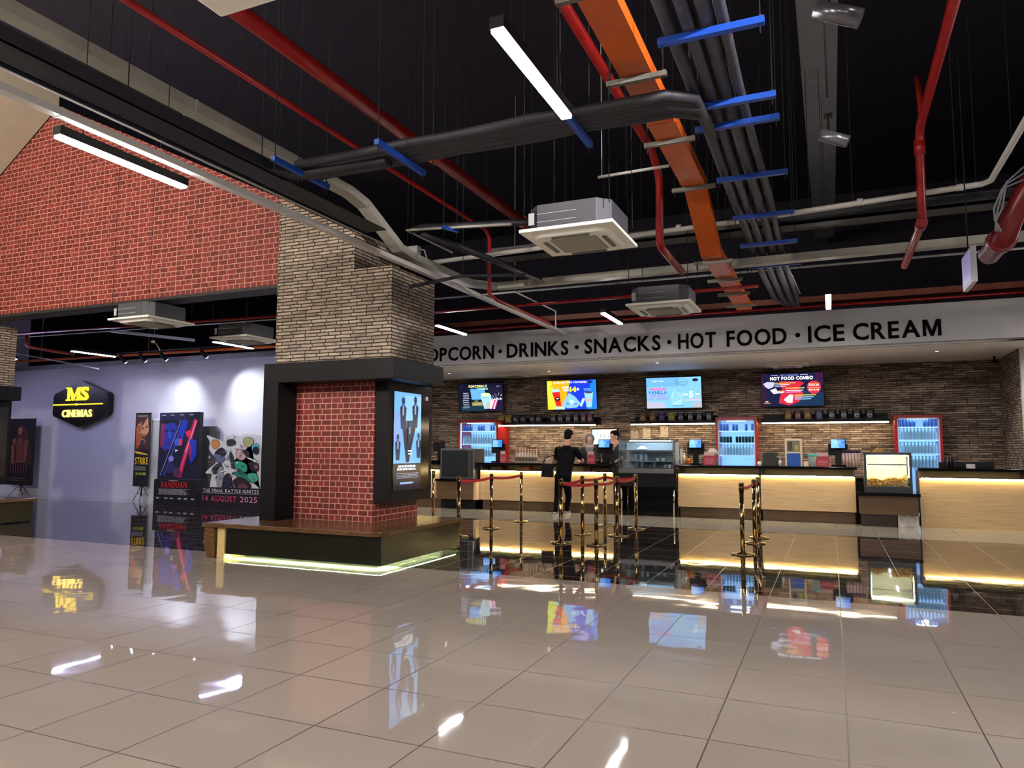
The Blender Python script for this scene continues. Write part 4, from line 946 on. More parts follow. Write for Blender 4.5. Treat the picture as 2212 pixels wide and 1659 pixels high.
mb.quad(*[(DX0+.02, y, z) for y, z in prof], (DX0+.02, 16.88, 1.06)); mb.quad(*[(DX1-.02, y, z) for y, z in prof], (DX1-.02, 16.88, 1.06))
mb.build('glass', M_glass, t)
mb = MB()
for x in (DX0+.012, DX1-.012): mb.tube([(x, y, z) for y, z in prof], .012, 6)
mb.box(DX0, DX1, 16.5, 16.88, 1.695, 1.715).box(DX0, DX1, 16.285, 16.30, 1.44, 1.475); mb.build('frame', mat('grey_frame', '5d6669', .3, .5), t)
MB().box(DX0+.04, DX1-.04, 16.87, 16.88, 1.06, 1.70).build('back_panel', mat('case_back', 'a9adb0', .3), t)
for z in (1.22, 1.45): MB().box(DX0+.1, DX1-.06, 16.40, 16.86, z, z+.012).build('shelf', mat('glass_shelf', 'b9c4c6', .15), t)
MB().box(DX0+.2, DX1-.1, 16.5, 16.52, 1.675, 1.69).build('case_light', mat('case_lamp', 'ffffff', .4, 0, 45, 'cfe8ff'), t)
# cups, plates, bowls in it
def cup(mb, c, r, h, r2=None):
    r2 = r2 or r*1.25; mb.lathe([(r, 0), (r2, h), (r2*.92, h), (r*.9, .01)], c, 14)
M_cup = mat('clear_cup', 'b4bcc0', .15); M_china = mat('white_china', 'd8d8d6', .25)
cx = [(-4.12, 1.233, 0), (-4.0, 1.233, 0), (-3.88, 1.233, 0), (-3.62, 1.233, 1), (-3.5, 1.233, 1), (-4.1, 1.061, 0), (-3.98, 1.061, 0), (-3.7, 1.061, 0), (-3.45, 1.061, 2), (-3.36, 1.061, 2)]
for i, (x, z, k) in enumerate(cx):
    mb = MB(); cup(mb, (x, 16.55, z), (.03, .035, .028)[k], (.15, .07, .09)[k])
    tag(mb.build('glass_cup', M_china if k else M_cup), ('tall clear cup inside the glass display case', 'small white cup on the middle shelf of the glass display case', 'small jar at the lower right of the glass display case')[k], 'cup', 'cups in the display case')
tag(MB().lathe([(.02, 0), (.13, .03), (.14, .035), (.11, .05), (.05, .1), (.0, .11)], (-3.98, 16.6, 1.4625), 20).build('covered_dish', M_china), 'white domed dish on the top shelf of the glass display case', 'dish')
for i, (px, py) in enumerate(((970, 806), (1186, 801), (1420, 783), (2024, 758))):
    a = PZ(px, py, 3.4695); t = thing('downlight', 'small round downlight in the white snack bar ceiling, '+('nearest the pillar', 'left of the yellow and blue screen', 'above the light blue screen', 'at the right end')[i], 'downlight', (a.x, a.y, 3.46), 0, 'snack bar downlights')
    MB().lathe([(.05, 0), (.05, .009)], (a.x, a.y, 3.46), 16).build('trim_ring', M_acw, t); MB().lathe([(.03, -.001), (.03, -.0005)], (a.x, a.y, 3.46), 14).build('lens', mat('small_lens', 'ffffff', .4, 0, 2.5, 'fff4e6'), t)
a = PZ(2150, 770, 3.3)
t = thing('security_camera', 'small black camera in the upper right corner of the snack bar', 'camera', (3.2, 18.0, 3.3)); MB().cyl((3.2, 18.0, 3.47), (3.2, 18.0, 3.38), .02).build('mount', M_black, t); MB().ell((3.2, 18.0, 3.36), .055, .055, .05).build('dome', M_gloss, t)
# ------------------------------------------------------------------ menu screens
def tv(px, top, bot, label):
    a, b = PY(px[0], top, 18.32), PY(px[1], bot, 18.32); w = 1.40; h = .80; c = (a+b)/2
    t = thing('menu_screen', label, 'television', (c.x, 18.35, c.z-.4), 0, 'menu screens')
    T = Matrix.Translation((c.x, 18.38, c.z)) @ Matrix.Rotation(math.radians(7), 4, 'X')
    MB().box(-w/2, w/2, -.02, .03, -h/2, h/2, T).build('housing', M_gloss, t)
    MB().box(-.25, .25, .031, .212, -.1, .1, T).build('wall_mount', M_black, t)
    U = (T.to_3x3() @ Vector((w-.03, 0, 0))); V = T.to_3x3() @ Vector((0, 0, h-.03)); o = T @ Vector((-w/2+.015, -.0205, -h/2+.015))
    return t, Pic(o, U, V, T.to_3x3() @ Vector((0, -1, 0)), em=1.0, step=.0008)
t, p = tv((989, 1086), 829, 888, 'menu screen headed POPCORN COMBO, nearest the pillar')
p.rect('0c1026', 0, 0, 1, 1).rect('123040', .05, .0, .6, .2).poly('1a1430', ((.6, 0), (1, 0), (1, .9), (.7, .9)))
p.text('f2ea9a', 'POPCORN', .24, .86, .58, .95, .04).rect('ffffff', .61, .87, .625, .95).rect('ffffff', .64, .87, .65, .96)
p.poly('5a9ee8', ((.27, .82), (.6, .82), (.62, .42), (.3, .42))).lines('9cc4f4', .3, .5, .5, .78, 4, 3, .12).lines('b8c4d8', .08, .12, .26, .72, 9, 3, .3).poly('8a8050', ((.3, .32), (.55, .34), (.55, .2), (.3, .2))).lines('c0b080', .33, .22, .53, .3, 2, 6).text('a0d070', 'ADD', .36, .35, .44, .385, .02)
p.text('9ad8b0', 'COMBO', .44, .77, .68, .85, .03)
p.poly('9ac8e8', ((.5, .56), (.74, .58), (.78, .1), (.58, .08))).ell('c8dca0', .62, .6, .11, .06).text('3a5a70', 'POPCORN', .55, .46, .68, .5, 0)
p.poly('b0b0a8', ((.6, .1), (.75, .1), (.74, .25), (.68, .35), (.62, .24))).poly('d8d8f0', ((.74, .4), (.9, .44), (.82, .08), (.7, .08))).poly('d04880', ((.82, .42), (.86, .43), (.78, .08), (.74, .08))).poly('d04880', ((.88, .43), (.9, .44), (.83, .1), (.81, .1)))
r_ = random.Random(4)
for i in range(46): p.mb.use(p.m('e8e8f4')); u, v = .76+r_.random()*.22, .4+r_.random()*.26*(r_.random()); p.mb.quad(p.P(u, v), p.P(u+.014, v+.004), p.P(u+.012, v+.022), p.P(u-.002, v+.018))
p.lines('a0a0c0', .84, .88, .96, .92, 1, 2); p.build('screen_image', t)
t, p = tv((1180, 1289), 821, 885, 'bright yellow and blue menu screen with a red cup, second from the left')
p.rect('f2a21e', 0, 0, 1, 1).poly('d8e43a', ((0, 0), (.18, 0), (.1, 1), (0, 1))).poly('1236d8', ((.34, 0), (1, 0), (1, 1), (.48, 1), (.42, .6))).poly('1878f0', ((.8, 0), (1, 0), (1, 1), (.9, 1))).poly('a8d8f0', ((.15, 0), (.36, 0), (.34, .08), (.16, .1)))
p.text('ffffff', 'HAVE ANY TWO YOU PREFER!', .14, .9, .82, .96, .03).text('ffffff', 'ANYTHING', .32, .72, .45, .8, .04).text('e8f0ff', 'FROM RM', .34, .62, .46, .7, .03).text('ffe21e', '14', .47, .6, .6, .78, .06).text('ffffff', '.90', .6, .64, .66, .74, .03)
p.poly('d82020', ((.1, .6), (.26, .62), (.28, .12), (.18, .12))).poly('a0d0f0', ((.09, .6), (.26, .62), (.24, .72), (.11, .7))).ell('301010', .21, .37, .055, .07).ell('e0d0c0', .21, .38, .03, .02)
p.poly('80b8f0', ((.45, .58), (.58, .42), (.68, .2), (.6, .06), (.42, .04), (.3, .1), (.32, .22))).ell('b8dcf8', .5, .26, .05, .07).ell('5a90e0', .42, .2, .04, .05).ell('5a90e0', .58, .18, .04, .04).poly('a8d0f8', ((.66, .12), (.72, .38), (.78, .36), (.7, .08)))
p.poly('8cc4ee', ((.76, .58), (.94, .58), (.9, .06), (.8, .06))).ell('3a3a50', .85, .57, .08, .035).rect('c0a0b0', .78, .25, .91, .36).lines('70b0ff', .74, .64, .92, .74, 2, 5).ell('0c1830', .9, .93, .045, .035).line('303020', ((.08, .78), (.12, .85)), .01).text('604020', 'SAYS', .04, .08, .14, .12, 0)
p.build('screen_image', t)
t, p = tv((1394, 1517), 813, 884, 'light blue menu screen for vanilla gelato ice cream, third from the left')
p.rect('7ab8f2', 0, 0, 1, 1).rect('6aa8ee', 0, .7, .6, 1).poly('b0b0c4', ((0, 0), (.36, 0), (.3, .2), (0, .22))).rect('a8a8b8', .84, 0, 1, .18).rect('b8b4c4', .68, .22, 1, .28)
p.text('e0408a', 'PREMIUM', .05, .58, .37, .67, .03).text('2860b0', 'VANILLA', .03, .47, .38, .57, .03).text('a860c0', 'GELATO', .07, .38, .34, .46, .02).text('a070b0', 'ICE CREAM', .04, .28, .4, .36, .02).text('ffffff', 'MEET OUR', .12, .87, .32, .91, .01)
p.poly('96ccf6', ((.54, .62), (.62, .5), (.66, .35), (.64, .1), (.48, .1), (.45, .35), (.48, .5)))
for k in range(7): p.line('3a7a90', ((.46+.01*k, .2+.055*k), (.55, .26+.055*k), (.64-.008*k, .3+.05*k)), .006)
p.ring('203050', .65, .84, .12, .13, .05).poly('7ab8f2', ((.58, .74), (.62, .73), (.57, .68)))
for k in range(3): p.line('203050', ((.57, .88-.05*k), (.64, .87-.05*k), (.73, .84-.05*k)), .006)
p.text('e8f4ff', 'RM', .66, .4, .76, .47, .02).text('c8f4ff', '5', .775, .32, .855, .54, .06).text('e8f4ff', '.90', .87, .4, .97, .47, .02).rect('d8b060', .88, .3, .97, .33).ell('102030', .9, .9, .055, .05).lines('304050', .48, .06, .68, .1, 1, 4)
p.build('screen_image', t)
t, p = tv((1641, 1783), 806, 878, 'dark menu screen headed HOT FOOD COMBO, rightmost')
p.rect('101238', 0, 0, 1, 1).poly('2a1030', ((0, 0), (.1, 0), (.04, 1), (0, 1))).rect('301438', .88, .6, 1, 1).poly('0c2a48', ((.4, 0), (1, 0), (1, .4), (.7, .5)))
p.poly('c02438', ((.28, .1), (.45, .02), (.62, .14), (.68, .4), (.6, .55), (.7, .7), (.62, .76), (.3, .76), (.34, .5), (.3, .3))).ell('c82a38', .85, .56, .11, .2)
p.text('ffffff', 'HOT FOOD COMBO', .15, .8, .84, .91, .05).text('90a0f0', 'HOT & DELICIOUS', .32, .93, .6, .97, .02).rect('d0d0f0', .17, .95, .28, .962).rect('d0d0f0', .64, .95, .76, .962)
p.poly('b8b8d0', ((.03, .7), (.1, .76), (.22, .74), (.2, .6), (.12, .54), (.07, .6))).poly('d0c8e0', ((.14, .5), (.24, .56), (.28, .4), (.2, .38))).ell('b8d0e0', .31, .44, .07, .04).ell('e8a050', .31, .46, .045, .02).poly('e0d0d8', ((.36, .2), (.46, .36), (.52, .34), (.5, .1), (.42, .1)))
for (u, v, w_, c_) in ((.22, .7, .34, 'f0d060'), (.22, .65, .24, 'f0f0f8'), (.22, .6, .18, 'b0b0f0'), (.4, .54, .3, 'f0d060'), (.4, .47, .28, 'f0f0f8'), (.4, .42, .24, 'd0a0e0'), (.54, .32, .34, 'f0d060'), (.54, .26, .3, 'a0d0f0'), (.54, .2, .26, '90c0f0')): p.rect(c_, u, v, u+w_, v+.022)
p.text('ffffff', 'RM14.90', .77, .6, .93, .65, .03).text('ffffff', 'RM 16.90', .77, .46, .93, .51, .03).rect('f0d060', .76, .67, .94, .68).rect('f0d060', .76, .54, .94, .55).text('e8d8a0', 'MS', .06, .12, .11, .17, .03).rect('c8a850', .03, .085, .15, .1)
p.build('screen_image', t)
for x0, x1, lb in ((-8.12, -2.58, 'long black back counter under the left and middle shelves'), (-1.5, 1.2, 'black back counter between the two right hand fridges'), (2.25, 3.3, 'black back counter at the right end')):
    t = thing('back_counter', lb, 'counter', ((x0+x1)/2, 18.2, 0), 0, 'black back counters'); MB().box(x0, x1, 17.95, 18.55, 0, .84).build('cabinet', M_black, t); MB().box(x0-.02, x1+.02, 17.92, 18.59, .84, .88).build('worktop', M_ctop, t)
# ------------------------------------------------------------------ black shelves with bags, lit from below
M_strip = mat('shelf_led', 'ffffff', .4, 0, 28, 'ffe6bc')
M_bagb = mat('black_foil_bag', '16121a', .3)
def make_bag(col, acc, seed):
    t = thing('snack_bag', 'x', 'snack bag')
    mb = MB(); pr = [(-.085, 0), (.085, 0), (.095, .02), (.088, .13), (.098, .235), (.1, .25), (-.1, .25), (-.098, .235), (-.088, .13), (-.095, .02)]
    n = len(pr); k = 0
    mb.v = [Vector((u, -.012, v)) for u, v in pr]+[Vector((u*.6, -.05, .03+v*.8)) for u, v in pr]+[Vector((u, .012, v)) for u, v in pr]+[Vector((u*.6, .045, .03+v*.8)) for u, v in pr]
    for i in range(n):
        j = (i+1) % n; mb.face([i, j, n+j, n+i]); mb.face([2*n+j, 2*n+i, 3*n+i, 3*n+j]); mb.face([j, i, 2*n+i, 2*n+j])
    mb.face(list(range(n, 2*n))); mb.face(list(range(4*n-1, 3*n-1, -1)))
    mb.build('bag', mat('bag_'+col, col, .3), t, 0, True)
    r = random.Random(seed); q = Pic((-.06, -.0505, .05), (.12, 0, 0), (0, 0, .15), (0, -1, 0)); q.line(acc, [(r.random()*.2+.2*i, .3+.5*r.random()) for i in range(5)], .09); q.ring(acc, .5, .5, .42, .3, .15, 12)
    o = q.mb.build('print', None, t, 0, True)
    return reg(t)
BK = {k: make_bag(*v) for k, v in {'y': ('8a7a30', 'd0c078', 1), 'b': ('17141a', 'b8b8c0', 2), 'r': ('3a1418', 'd88a8a', 3), 'o': ('6a4a28', 'e0b060', 4), 'p': ('2a2050', '8a80c0', 5)}.items()}
USED = set()
def shelf(label, x0, x1, bags, gname):
    t = thing('wall_shelf', label, 'shelf', ((x0+x1)/2, 18.4, 2.10), 0, 'black wall shelves')
    MB().box(x0, x1, 18.1, 18.598, 2.13, 2.16).build('board', M_black, t)
    MB().box(x0, x1, 18.585, 18.598, 2.161, 2.33).build('back_board', M_black, t)
    MB().box(x0, x1, 18.1, 18.115, 2.161, 2.20).build('lip', M_black, t)
    MB().box(x0+.02, x1-.02, 18.12, 18.16, 2.105, 2.1295).build('led_strip', M_strip, t)
    for px, k in bags:
        a = PY(px, 905, 18.3); lb = {'y': 'yellow snack bag', 'b': 'black snack bag with a white scrawl', 'r': 'dark red snack bag', 'o': 'brown and yellow snack bag', 'p': 'purple snack bag'}[k]+' on the '+gname
        loc = (a.x, 18.3, 2.162)
        if k not in USED: USED.add(k); BK[k].location = loc; BK[k]['label'] = lb; BK[k]['group'] = k and 'snack bags on the shelves'; 
        else: c = clone(BK[k], loc, lb); c['group'] = 'snack bags on the shelves'
shelf('black shelf lit from below, above the customer in black', -8.43, -5.55, [(1083, 'y'), (1098, 'y'), (1114, 'b'), (1130, 'b'), (1150, 'b'), (1164, 'b'), (1196, 'b'), (1211, 'b'), (1228, 'b'), (1245, 'b'), (1261, 'r'), (1275, 'r')], 'left shelf')
shelf('black shelf lit from below, between the middle screens and above the glass case', -4.65, -2.55, [(1389, 'o'), (1410, 'o'), (1430, 'p'), (1451, 'y'), (1471, 'b'), (1492, 'b'), (1511, 'b'), (1532, 'b')], 'middle shelf')
shelf('black shelf lit from below between the two right hand drinks fridges', -1.5, 1.20, [(1703, 'o'), (1724, 'r'), (1745, 'o'), (1770, 'p'), (1797, 'b'), (1823, 'b'), (1851, 'b'), (1879, 'b')], 'right shelf')
# ------------------------------------------------------------------ drinks fridges
M_fred = mat('fridge_red', 'a8161c', .25)
def bottle_proto(kind):
    mb = MB()
    if kind == 'can': mb.use(mat('green_can', '12402c', .3, .5)); mb.lathe([(.026, 0), (.032, .012), (.032, .13), (.026, .145)], (0, 0, 0), 10)
    elif kind == 'bluecan': mb.use(mat('blue_can', '5078c8', .3, .5)); mb.lathe([(.026, 0), (.03, .012), (.03, .15), (.024, .16)], (0, 0, 0), 10)
    else:
        mb.use(mat('pale_bottle', 'cfe2ea', .12)); mb.lathe([(.03, 0), (.033, .02), (.031, .1), (.033, .15), (.013, .215), (.013, .24)], (0, 0, 0), 10)
        mb.use(mat('bottle_cap', '3a6ea8', .4)); mb.cyl((0, 0, .24), (0, 0, .255), .015, n=8)
    return mb
def fridge(label, x0, x1, y0, zt, rows, short, depth=.6):
    t = thing('drinks_fridge', label, 'fridge', ((x0+x1)/2, y0+depth/2, 0), 0, 'drinks fridges'); y1 = y0+depth
    MB().box(x0, x0+.05, y0, y1, .1, zt).box(x1-.05, x1, y0, y1, .1, zt).box(x0+.05, x1-.05, y0, y1, zt-.06, zt).box(x0+.05, x1-.05, y1-.04, y1, .1, zt-.06).box(x0, x1, y0, y1, 0, .1).build('cabinet', M_fred, t)
    MB().box(x0+.05, x1-.05, y1-.05, y1-.041, .1, zt-.06).build('glowing_liner', mat('fridge_glow', '9ab8e0', .4, 0, .8, '86b2f0'), t)  # interior light put into the liner as emission
    MB().box(x0+.25, x1-.25, y0+.03, y0+.06, zt-.09, zt-.062).build('lamp', mat('fridge_lamp', 'ffffff', .4, 0, 10, 'dfe8ff'), t)
    MB().box(x0+.055, x0+.065, y0+.02, y0+.05, .12, zt-.07).box(x1-.065, x1-.055, y0+.02, y0+.05, .12, zt-.07).build('led_strip', mat('fridge_strip', 'ffffff', .4, 0, 3.2, 'a8ccff'), t)
    d = MB(); w = .022
    d.box(x0+.05, x0+.05+w, y0-.02, y0, .12, zt-.06).box(x1-.05-w, x1-.05, y0-.02, y0, .12, zt-.06).box(x0+.05, x1-.05, y0-.02, y0, zt-.085, zt-.06)
    dd = d.build('door_frame', mat('fridge_door', 'b8c8e0', .3), t); MB().box(x0+.07, x1-.07, y0-.012, y0-.008, .14, zt-.085).build('glass_pane', M_glass, dd)
    n = len(rows)
    for i, (z, kind, cnt, skip) in enumerate(rows):
        MB().box(x0+.066, x1-.066, y0+.07, y1-.06, z-.02, z-.004).build('shelf', mat('fridge_shelf_glow', 'e0ecfa', .3, 0, .6, 'c4dcfa'), t)  # shelves glow too, the light is put into their material
        if not kind: continue
        pm = bottle_proto(kind); base = None; sp_ = (x1-x0-.22)/(cnt-1)
        nm, lb = {'can': ('drink_can', 'dark green drink can on a shelf of the '), 'bluecan': ('drink_can', 'blue drink can on a shelf of the '), 'bottle': ('drink_bottle', 'pale drink bottle on a shelf of the ')}[kind]
        for j in range(cnt):
            if j in skip: continue
            x = x0+.11+j*sp_
            if base is None: base = pm.build(nm, None, None); o = base
            else: o = base.copy(); COL.objects.link(o)
            o.location = (x, y0+.12, z-.0035); tag(o, lb+short, 'can' if 'can' in kind else 'bottle', nm.replace('_', ' ')+'s in the '+short)
fridge('red drinks fridge nearest the pillar, partly behind the steel box', -9.4, -8.2, 17.85, 2.27, [(1.98, 'bluecan', 14, (4, 5, 9, 10)), (1.62, 'bottle', 14, ()), (1.28, 'bottle', 14, ()), (.9, 'bottle', 14, (2,))], 'left fridge', .72)
fridge('red drinks fridge between the glass case and the counter with the blue box', -2.5, -1.57, 17.8, 2.25, [(1.94, 'bluecan', 11, (3, 6, 7, 9)), (1.66, 'can', 11, (4,)), (1.36, 'bottle', 11, ()), (1.05, None, 0, ())], 'middle fridge')
fridge('red drinks fridge behind the popcorn warmer at the right', 1.27, 2.16, 17.8, 2.25, [(2.0, 'bluecan', 11, (5, 6)), (1.72, 'bottle', 11, ()), (1.42, 'bottle', 11, ()), (1.12, 'bottle', 11, (0,))], 'right fridge')
# lit menu board in the opening
a, b = PY(1279, 928, 18.45), PY(1332, 960, 18.45)
t = thing('lit_menu_board', 'bright white lit board behind the staff with grey cups printed on it', 'screen', ((a.x+b.x)/2, 18.45, b.z))
MB().box(a.x-.02, b.x+.02, 18.46, 18.598, b.z-.02, a.z+.02).build('case', M_gloss, t)
p = Pic((a.x, 18.459, b.z), (b.x-a.x, 0, 0), (0, 0, a.z-b.z), (0, -1, 0), em=1.6); p.rect('fff6e4', 0, 0, 1, 1).rect('a8d8f0', 0, 0, .22, 1)
for u in (.36, .5, .66): p.poly('8a9090', ((u-.04, .66), (u+.05, .68), (u+.03, .42), (u-.02, .42)))
p.build('picture', t)
# ------------------------------------------------------------------ tills and things on the counter
def till(px, py, label, w=.25):
    a = PY(px, py, 16.72); t = thing('till', label, 'till', (a.x, 16.8, 1.152), 0, 'tills'); x = a.x
    T = Matrix.Translation((x, 16.76, 1.62)) @ Matrix.Rotation(math.radians(-12), 4, 'X')
    MB().box(x-.14, x+.14, 16.7, 17.0, 1.152, 1.185).build('base', M_gloss, t)
    MB().box(x-.06, x+.06, 16.8, 16.85, 1.186, 1.5).build('stand', M_black, t)
    MB().box(x-.19, x+.19, 16.83, 16.87, 1.38, 1.62).build('rear_monitor', M_black, t)
    MB().box(-.145, .145, 0, .03, -.1, .11, T).build('monitor', M_gloss, t)
    p = Pic(T @ Vector((-.13, -.001, -.085)), (T.to_3x3() @ Vector((.26, 0, 0))), (T.to_3x3() @ Vector((0, 0, .18))), T.to_3x3() @ Vector((0, -1, 0)), em=1.0, step=.0005)
    p.rect('3f86f2', 0, 0, 1, 1).poly('70b4f8', ((0, 0), (.6, 0), (.4, 1), (0, 1))).lines('a8d0ff', .1, .5, .8, .9, 4, 3, .25).rect('2a60d8', .75, .55, .95, .8); p.build('screen_image', t)
till(1073, 957, 'till with a blue screen left of the syrup bottles')
till(1304, 958, 'till with a blue screen in front of the white lit board')
till(1501, 959, 'till with a blue screen right of the glass display case')
till(1810, 960, 'till with a blue screen left of the popcorn warmer')
a = PY(948, 965, 16.8)
t = thing('till', 'black till seen from behind beside the poster cabinet', 'till', (a.x, 16.8, 1.152), 0, 'tills')
MB().box(a.x-.17, a.x+.17, 16.8, 16.83, 1.42, 1.66).build('monitor', M_black, t); MB().box(a.x-.05, a.x+.05, 16.83, 16.88, 1.19, 1.5).build('stand', M_black, t); MB().box(a.x-.2, a.x+.2, 16.7, 17, 1.152, 1.19).build('base', M_gloss, t)
def onc(px, y=16.62): return PY(px, 990, y).x
def solid(name, mb, m, label, cat, group=None, bev=0): return tag(mb.build(name, m, None, bev), label, cat, group)
M_rb = mat('red_card', '8e2c38', .6)
for px, lb, w in ((1087, 'red leaflet holder right of the first till', .16), (1277, 'red leaflet holder between the customer and the second till', .2), (1533, 'red leaflet box between the third till and the middle fridge', .26), (1777, 'red leaflet box left of the fourth till', .26)):
    x = onc(px); t = thing('leaflet_holder', lb, 'leaflet holder', (x, 16.62, 1.152), 0, 'red leaflet holders')
    MB().box(x-w/2, x+w/2, 16.6, 16.66, 1.152, 1.36).build('holder', M_rb, t); MB().box(x-w/2+.01, x+w/2-.03, 16.61, 16.64, 1.361, 1.44).build('leaflets', mat('pink_print', 'b08a8c', .6), t)
    Pic((x-w/2, 16.6, 1.152), (w, 0, 0), (0, 0, .2), (0, -1, 0)).lines('e0a0a8', .1, .2, .9, .8, 4, 8, .2).build('print', t)
# syrup pump bottles
def pump():
    t = thing('syrup_bottle', 'x', 'bottle', (0, 0, 0), 0, 'syrup bottles'); MB().lathe([(.034, 0), (.036, .01), (.036, .17), (.018, .22), (.016, .25)], (0, 0, 0), 14).build('bottle', mat('syrup_bottle_body', 'a89a88', .2), t, 0, True)
    MB().box(-.03, .03, -.037, -.0365, .04, .14).build('label_patch', mat('syrup_label', '4a3428', .5), t, 0, True)
    MB().cyl((0, 0, .25), (0, 0, .34), .008, n=8).cyl((0, 0, .335), (0, -.05, .325), .007, n=6).cyl((0, 0, .25), (0, 0, .275), .018, n=10).build('pump', mat('pump_brass', 'd0a890', .3, .3), t, 0, True); return reg(t)
pr_ = pump(); x0 = onc(1115); x1 = onc(1158)
for i in range(8):
    loc = (x0+(x1-x0)*i/7, 16.66, 1.153); lb = 'syrup bottle with a pump, in the row left of the customer'
    if i == 0: pr_.location = loc; pr_['label'] = lb
    else: clone(pr_, loc, lb)
for i in range(7): clone(pr_, (x0+.04+(x1-x0-.03)*i/7, 16.8, 1.153), lb)
M_beigep = mat('cream_card', 'c8b8a0', .5)
x = onc(1714); t = thing('dispenser', 'cream framed dispenser with a blue front panel on the right counter', 'dispenser', (x, 16.8, 1.152))
MB().box(x-.17, x+.17, 16.7, 16.95, 1.152, 1.73).build('case', M_beigep, t, .006); MB().box(x-.135, x+.135, 16.69, 16.6995, 1.153, 1.42).build('blue_panel', mat('blue_plastic', '1a4a98', .3), t)
MB().box(x-.13, x+.13, 16.69, 16.6995, 1.46, 1.69).build('window', mat('window_grey', '6c6858', .3), t); MB().box(x-.1, x-.02, 16.685, 16.6895, 1.48, 1.67).build('picture', mat('dark_print', '3c332a', .5), t); MB().box(x+.03, x+.1, 16.685, 16.6895, 1.48, 1.6).build('picture', mat('yellow_print', '9c9440', .5), t)
x = onc(1665); solid('card_box', MB().box(x-.16, x+.14, 16.62, 16.8, 1.152, 1.43), mat('black_green_card', '10160f', .5), 'black green box left of the dispenser with the blue panel', 'box', None, .004)
x = onc(1756); t = thing('paper_tub', 'turquoise and white tub between the dispenser and the red leaflet box', 'tub', (x, 16.66, 1.152)); MB().lathe([(.07, 0), (.095, .2), (.1, .21)], (x, 16.66, 1.152), 18).build('tub', mat('pale_tub', 'b8ccc4', .4), t); MB().lathe([(.103, .205), (.103, .25), (.09, .255)], (x, 16.66, 1.152), 18).build('lid', mat('turquoise_plastic', '3fb0a4', .4), t)
x = onc(1741); solid('card_machine', MB().box(x-.05, x+.05, 16.62, 16.72, 1.152, 1.25), mat('cream_plastic_box', 'c8b89c', .4), 'small cream box beside the turquoise tub', 'box', None, .006)
x = onc(1685); t = thing('soap_bottle', 'clear pump bottle beside the dispenser', 'bottle', (x, 16.62, 1.152)); MB().lathe([(.03, 0), (.032, .1), (.012, .13)], (x, 16.62, 1.152), 12).build('bottle', M_cup, t); MB().cyl((x, 16.62, 1.282), (x, 16.62, 1.34), .006, n=6).cyl((x, 16.62, 1.335), (x-.08, 16.62, 1.345), .006, n=6).build('pump', M_wpipe, t)
x = onc(1640); solid('glass_jar', MB().lathe([(.03, 0), (.04, .03), (.04, .06), (.025, .09)], (x, 16.62, 1.152), 12), M_china, 'small white ornament at the foot of the middle fridge', 'jar')
for i, (px, h, r_, m_, lb) in enumerate(((1453, .5, .04, M_cup, 'tall stack of clear cups at the right end of the glass case'), (1462, .36, .035, M_cup, 'shorter stack of clear cups beside the glass case'))):
    x = onc(px, 16.75)+.1; mb = MB()
    for k in range(int(h/.025)): mb.lathe([(r_*.85, 0), (r_, .03)], (x, 16.8, 1.152+k*.025), 14)
    solid('cup_stack', mb, m_, lb, 'cups', 'cup stacks')
x = onc(1478); t = thing('sauce_bottle', 'cream sauce bottle left of the third till', 'bottle', (x, 16.62, 1.152), 0, 'sauce bottles'); MB().lathe([(.05, 0), (.05, .17), (.03, .22)], (x, 16.62, 1.152), 14).build('bottle', mat('cream_sauce', 'd0b490', .4), t); MB().cyl((x, 16.62, 1.372), (x, 16.62, 1.42), .02).build('cap', M_china, t)
x = onc(1486); t = thing('sauce_bottle', 'orange sauce bottle beside the cream one left of the third till', 'bottle', (x+.02, 16.58, 1.152), 0, 'sauce bottles'); MB().lathe([(.04, 0), (.045, .1), (.04, .15)], (x+.02, 16.58, 1.152), 14).build('bottle', mat('orange_sauce', 'd87018', .4), t); MB().cyl((x+.02, 16.58, 1.302), (x+.02, 16.58, 1.34), .015).build('cap', M_black, t)
x = onc(1538); t = thing('coffee_machine', 'small rounded machine behind the red leaflet box right of the third till', 'machine', (x, 16.85, 1.152)); MB().box(x-.13, x+.1, 16.75, 16.98, 1.152, 1.3).build('base', mat('mauve_plastic', '6c4c48', .4), t, .01); MB().ell((x-.02, 16.86, 1.42), .12, .1, .1).build('head', mat('speckled_white', 'b0a8a4', .3), t)
for i, px in enumerate((1364, 1391, 1430)):
    x = PY(px, 945, 18.3).x; solid('paper_notice', MB().box(x-.1, x+.1, 18.585, 18.598, 1.72+.04*i, 1.98+.05*i), noise_var(mat('printed_notice', 'b0a090', .6), 30, .6), ('leftmost paper notice on the lit stone above the glass case', 'middle paper notice on the lit stone above the glass case', 'right paper notice on the lit stone above the glass case')[i], 'notice', 'paper notices')
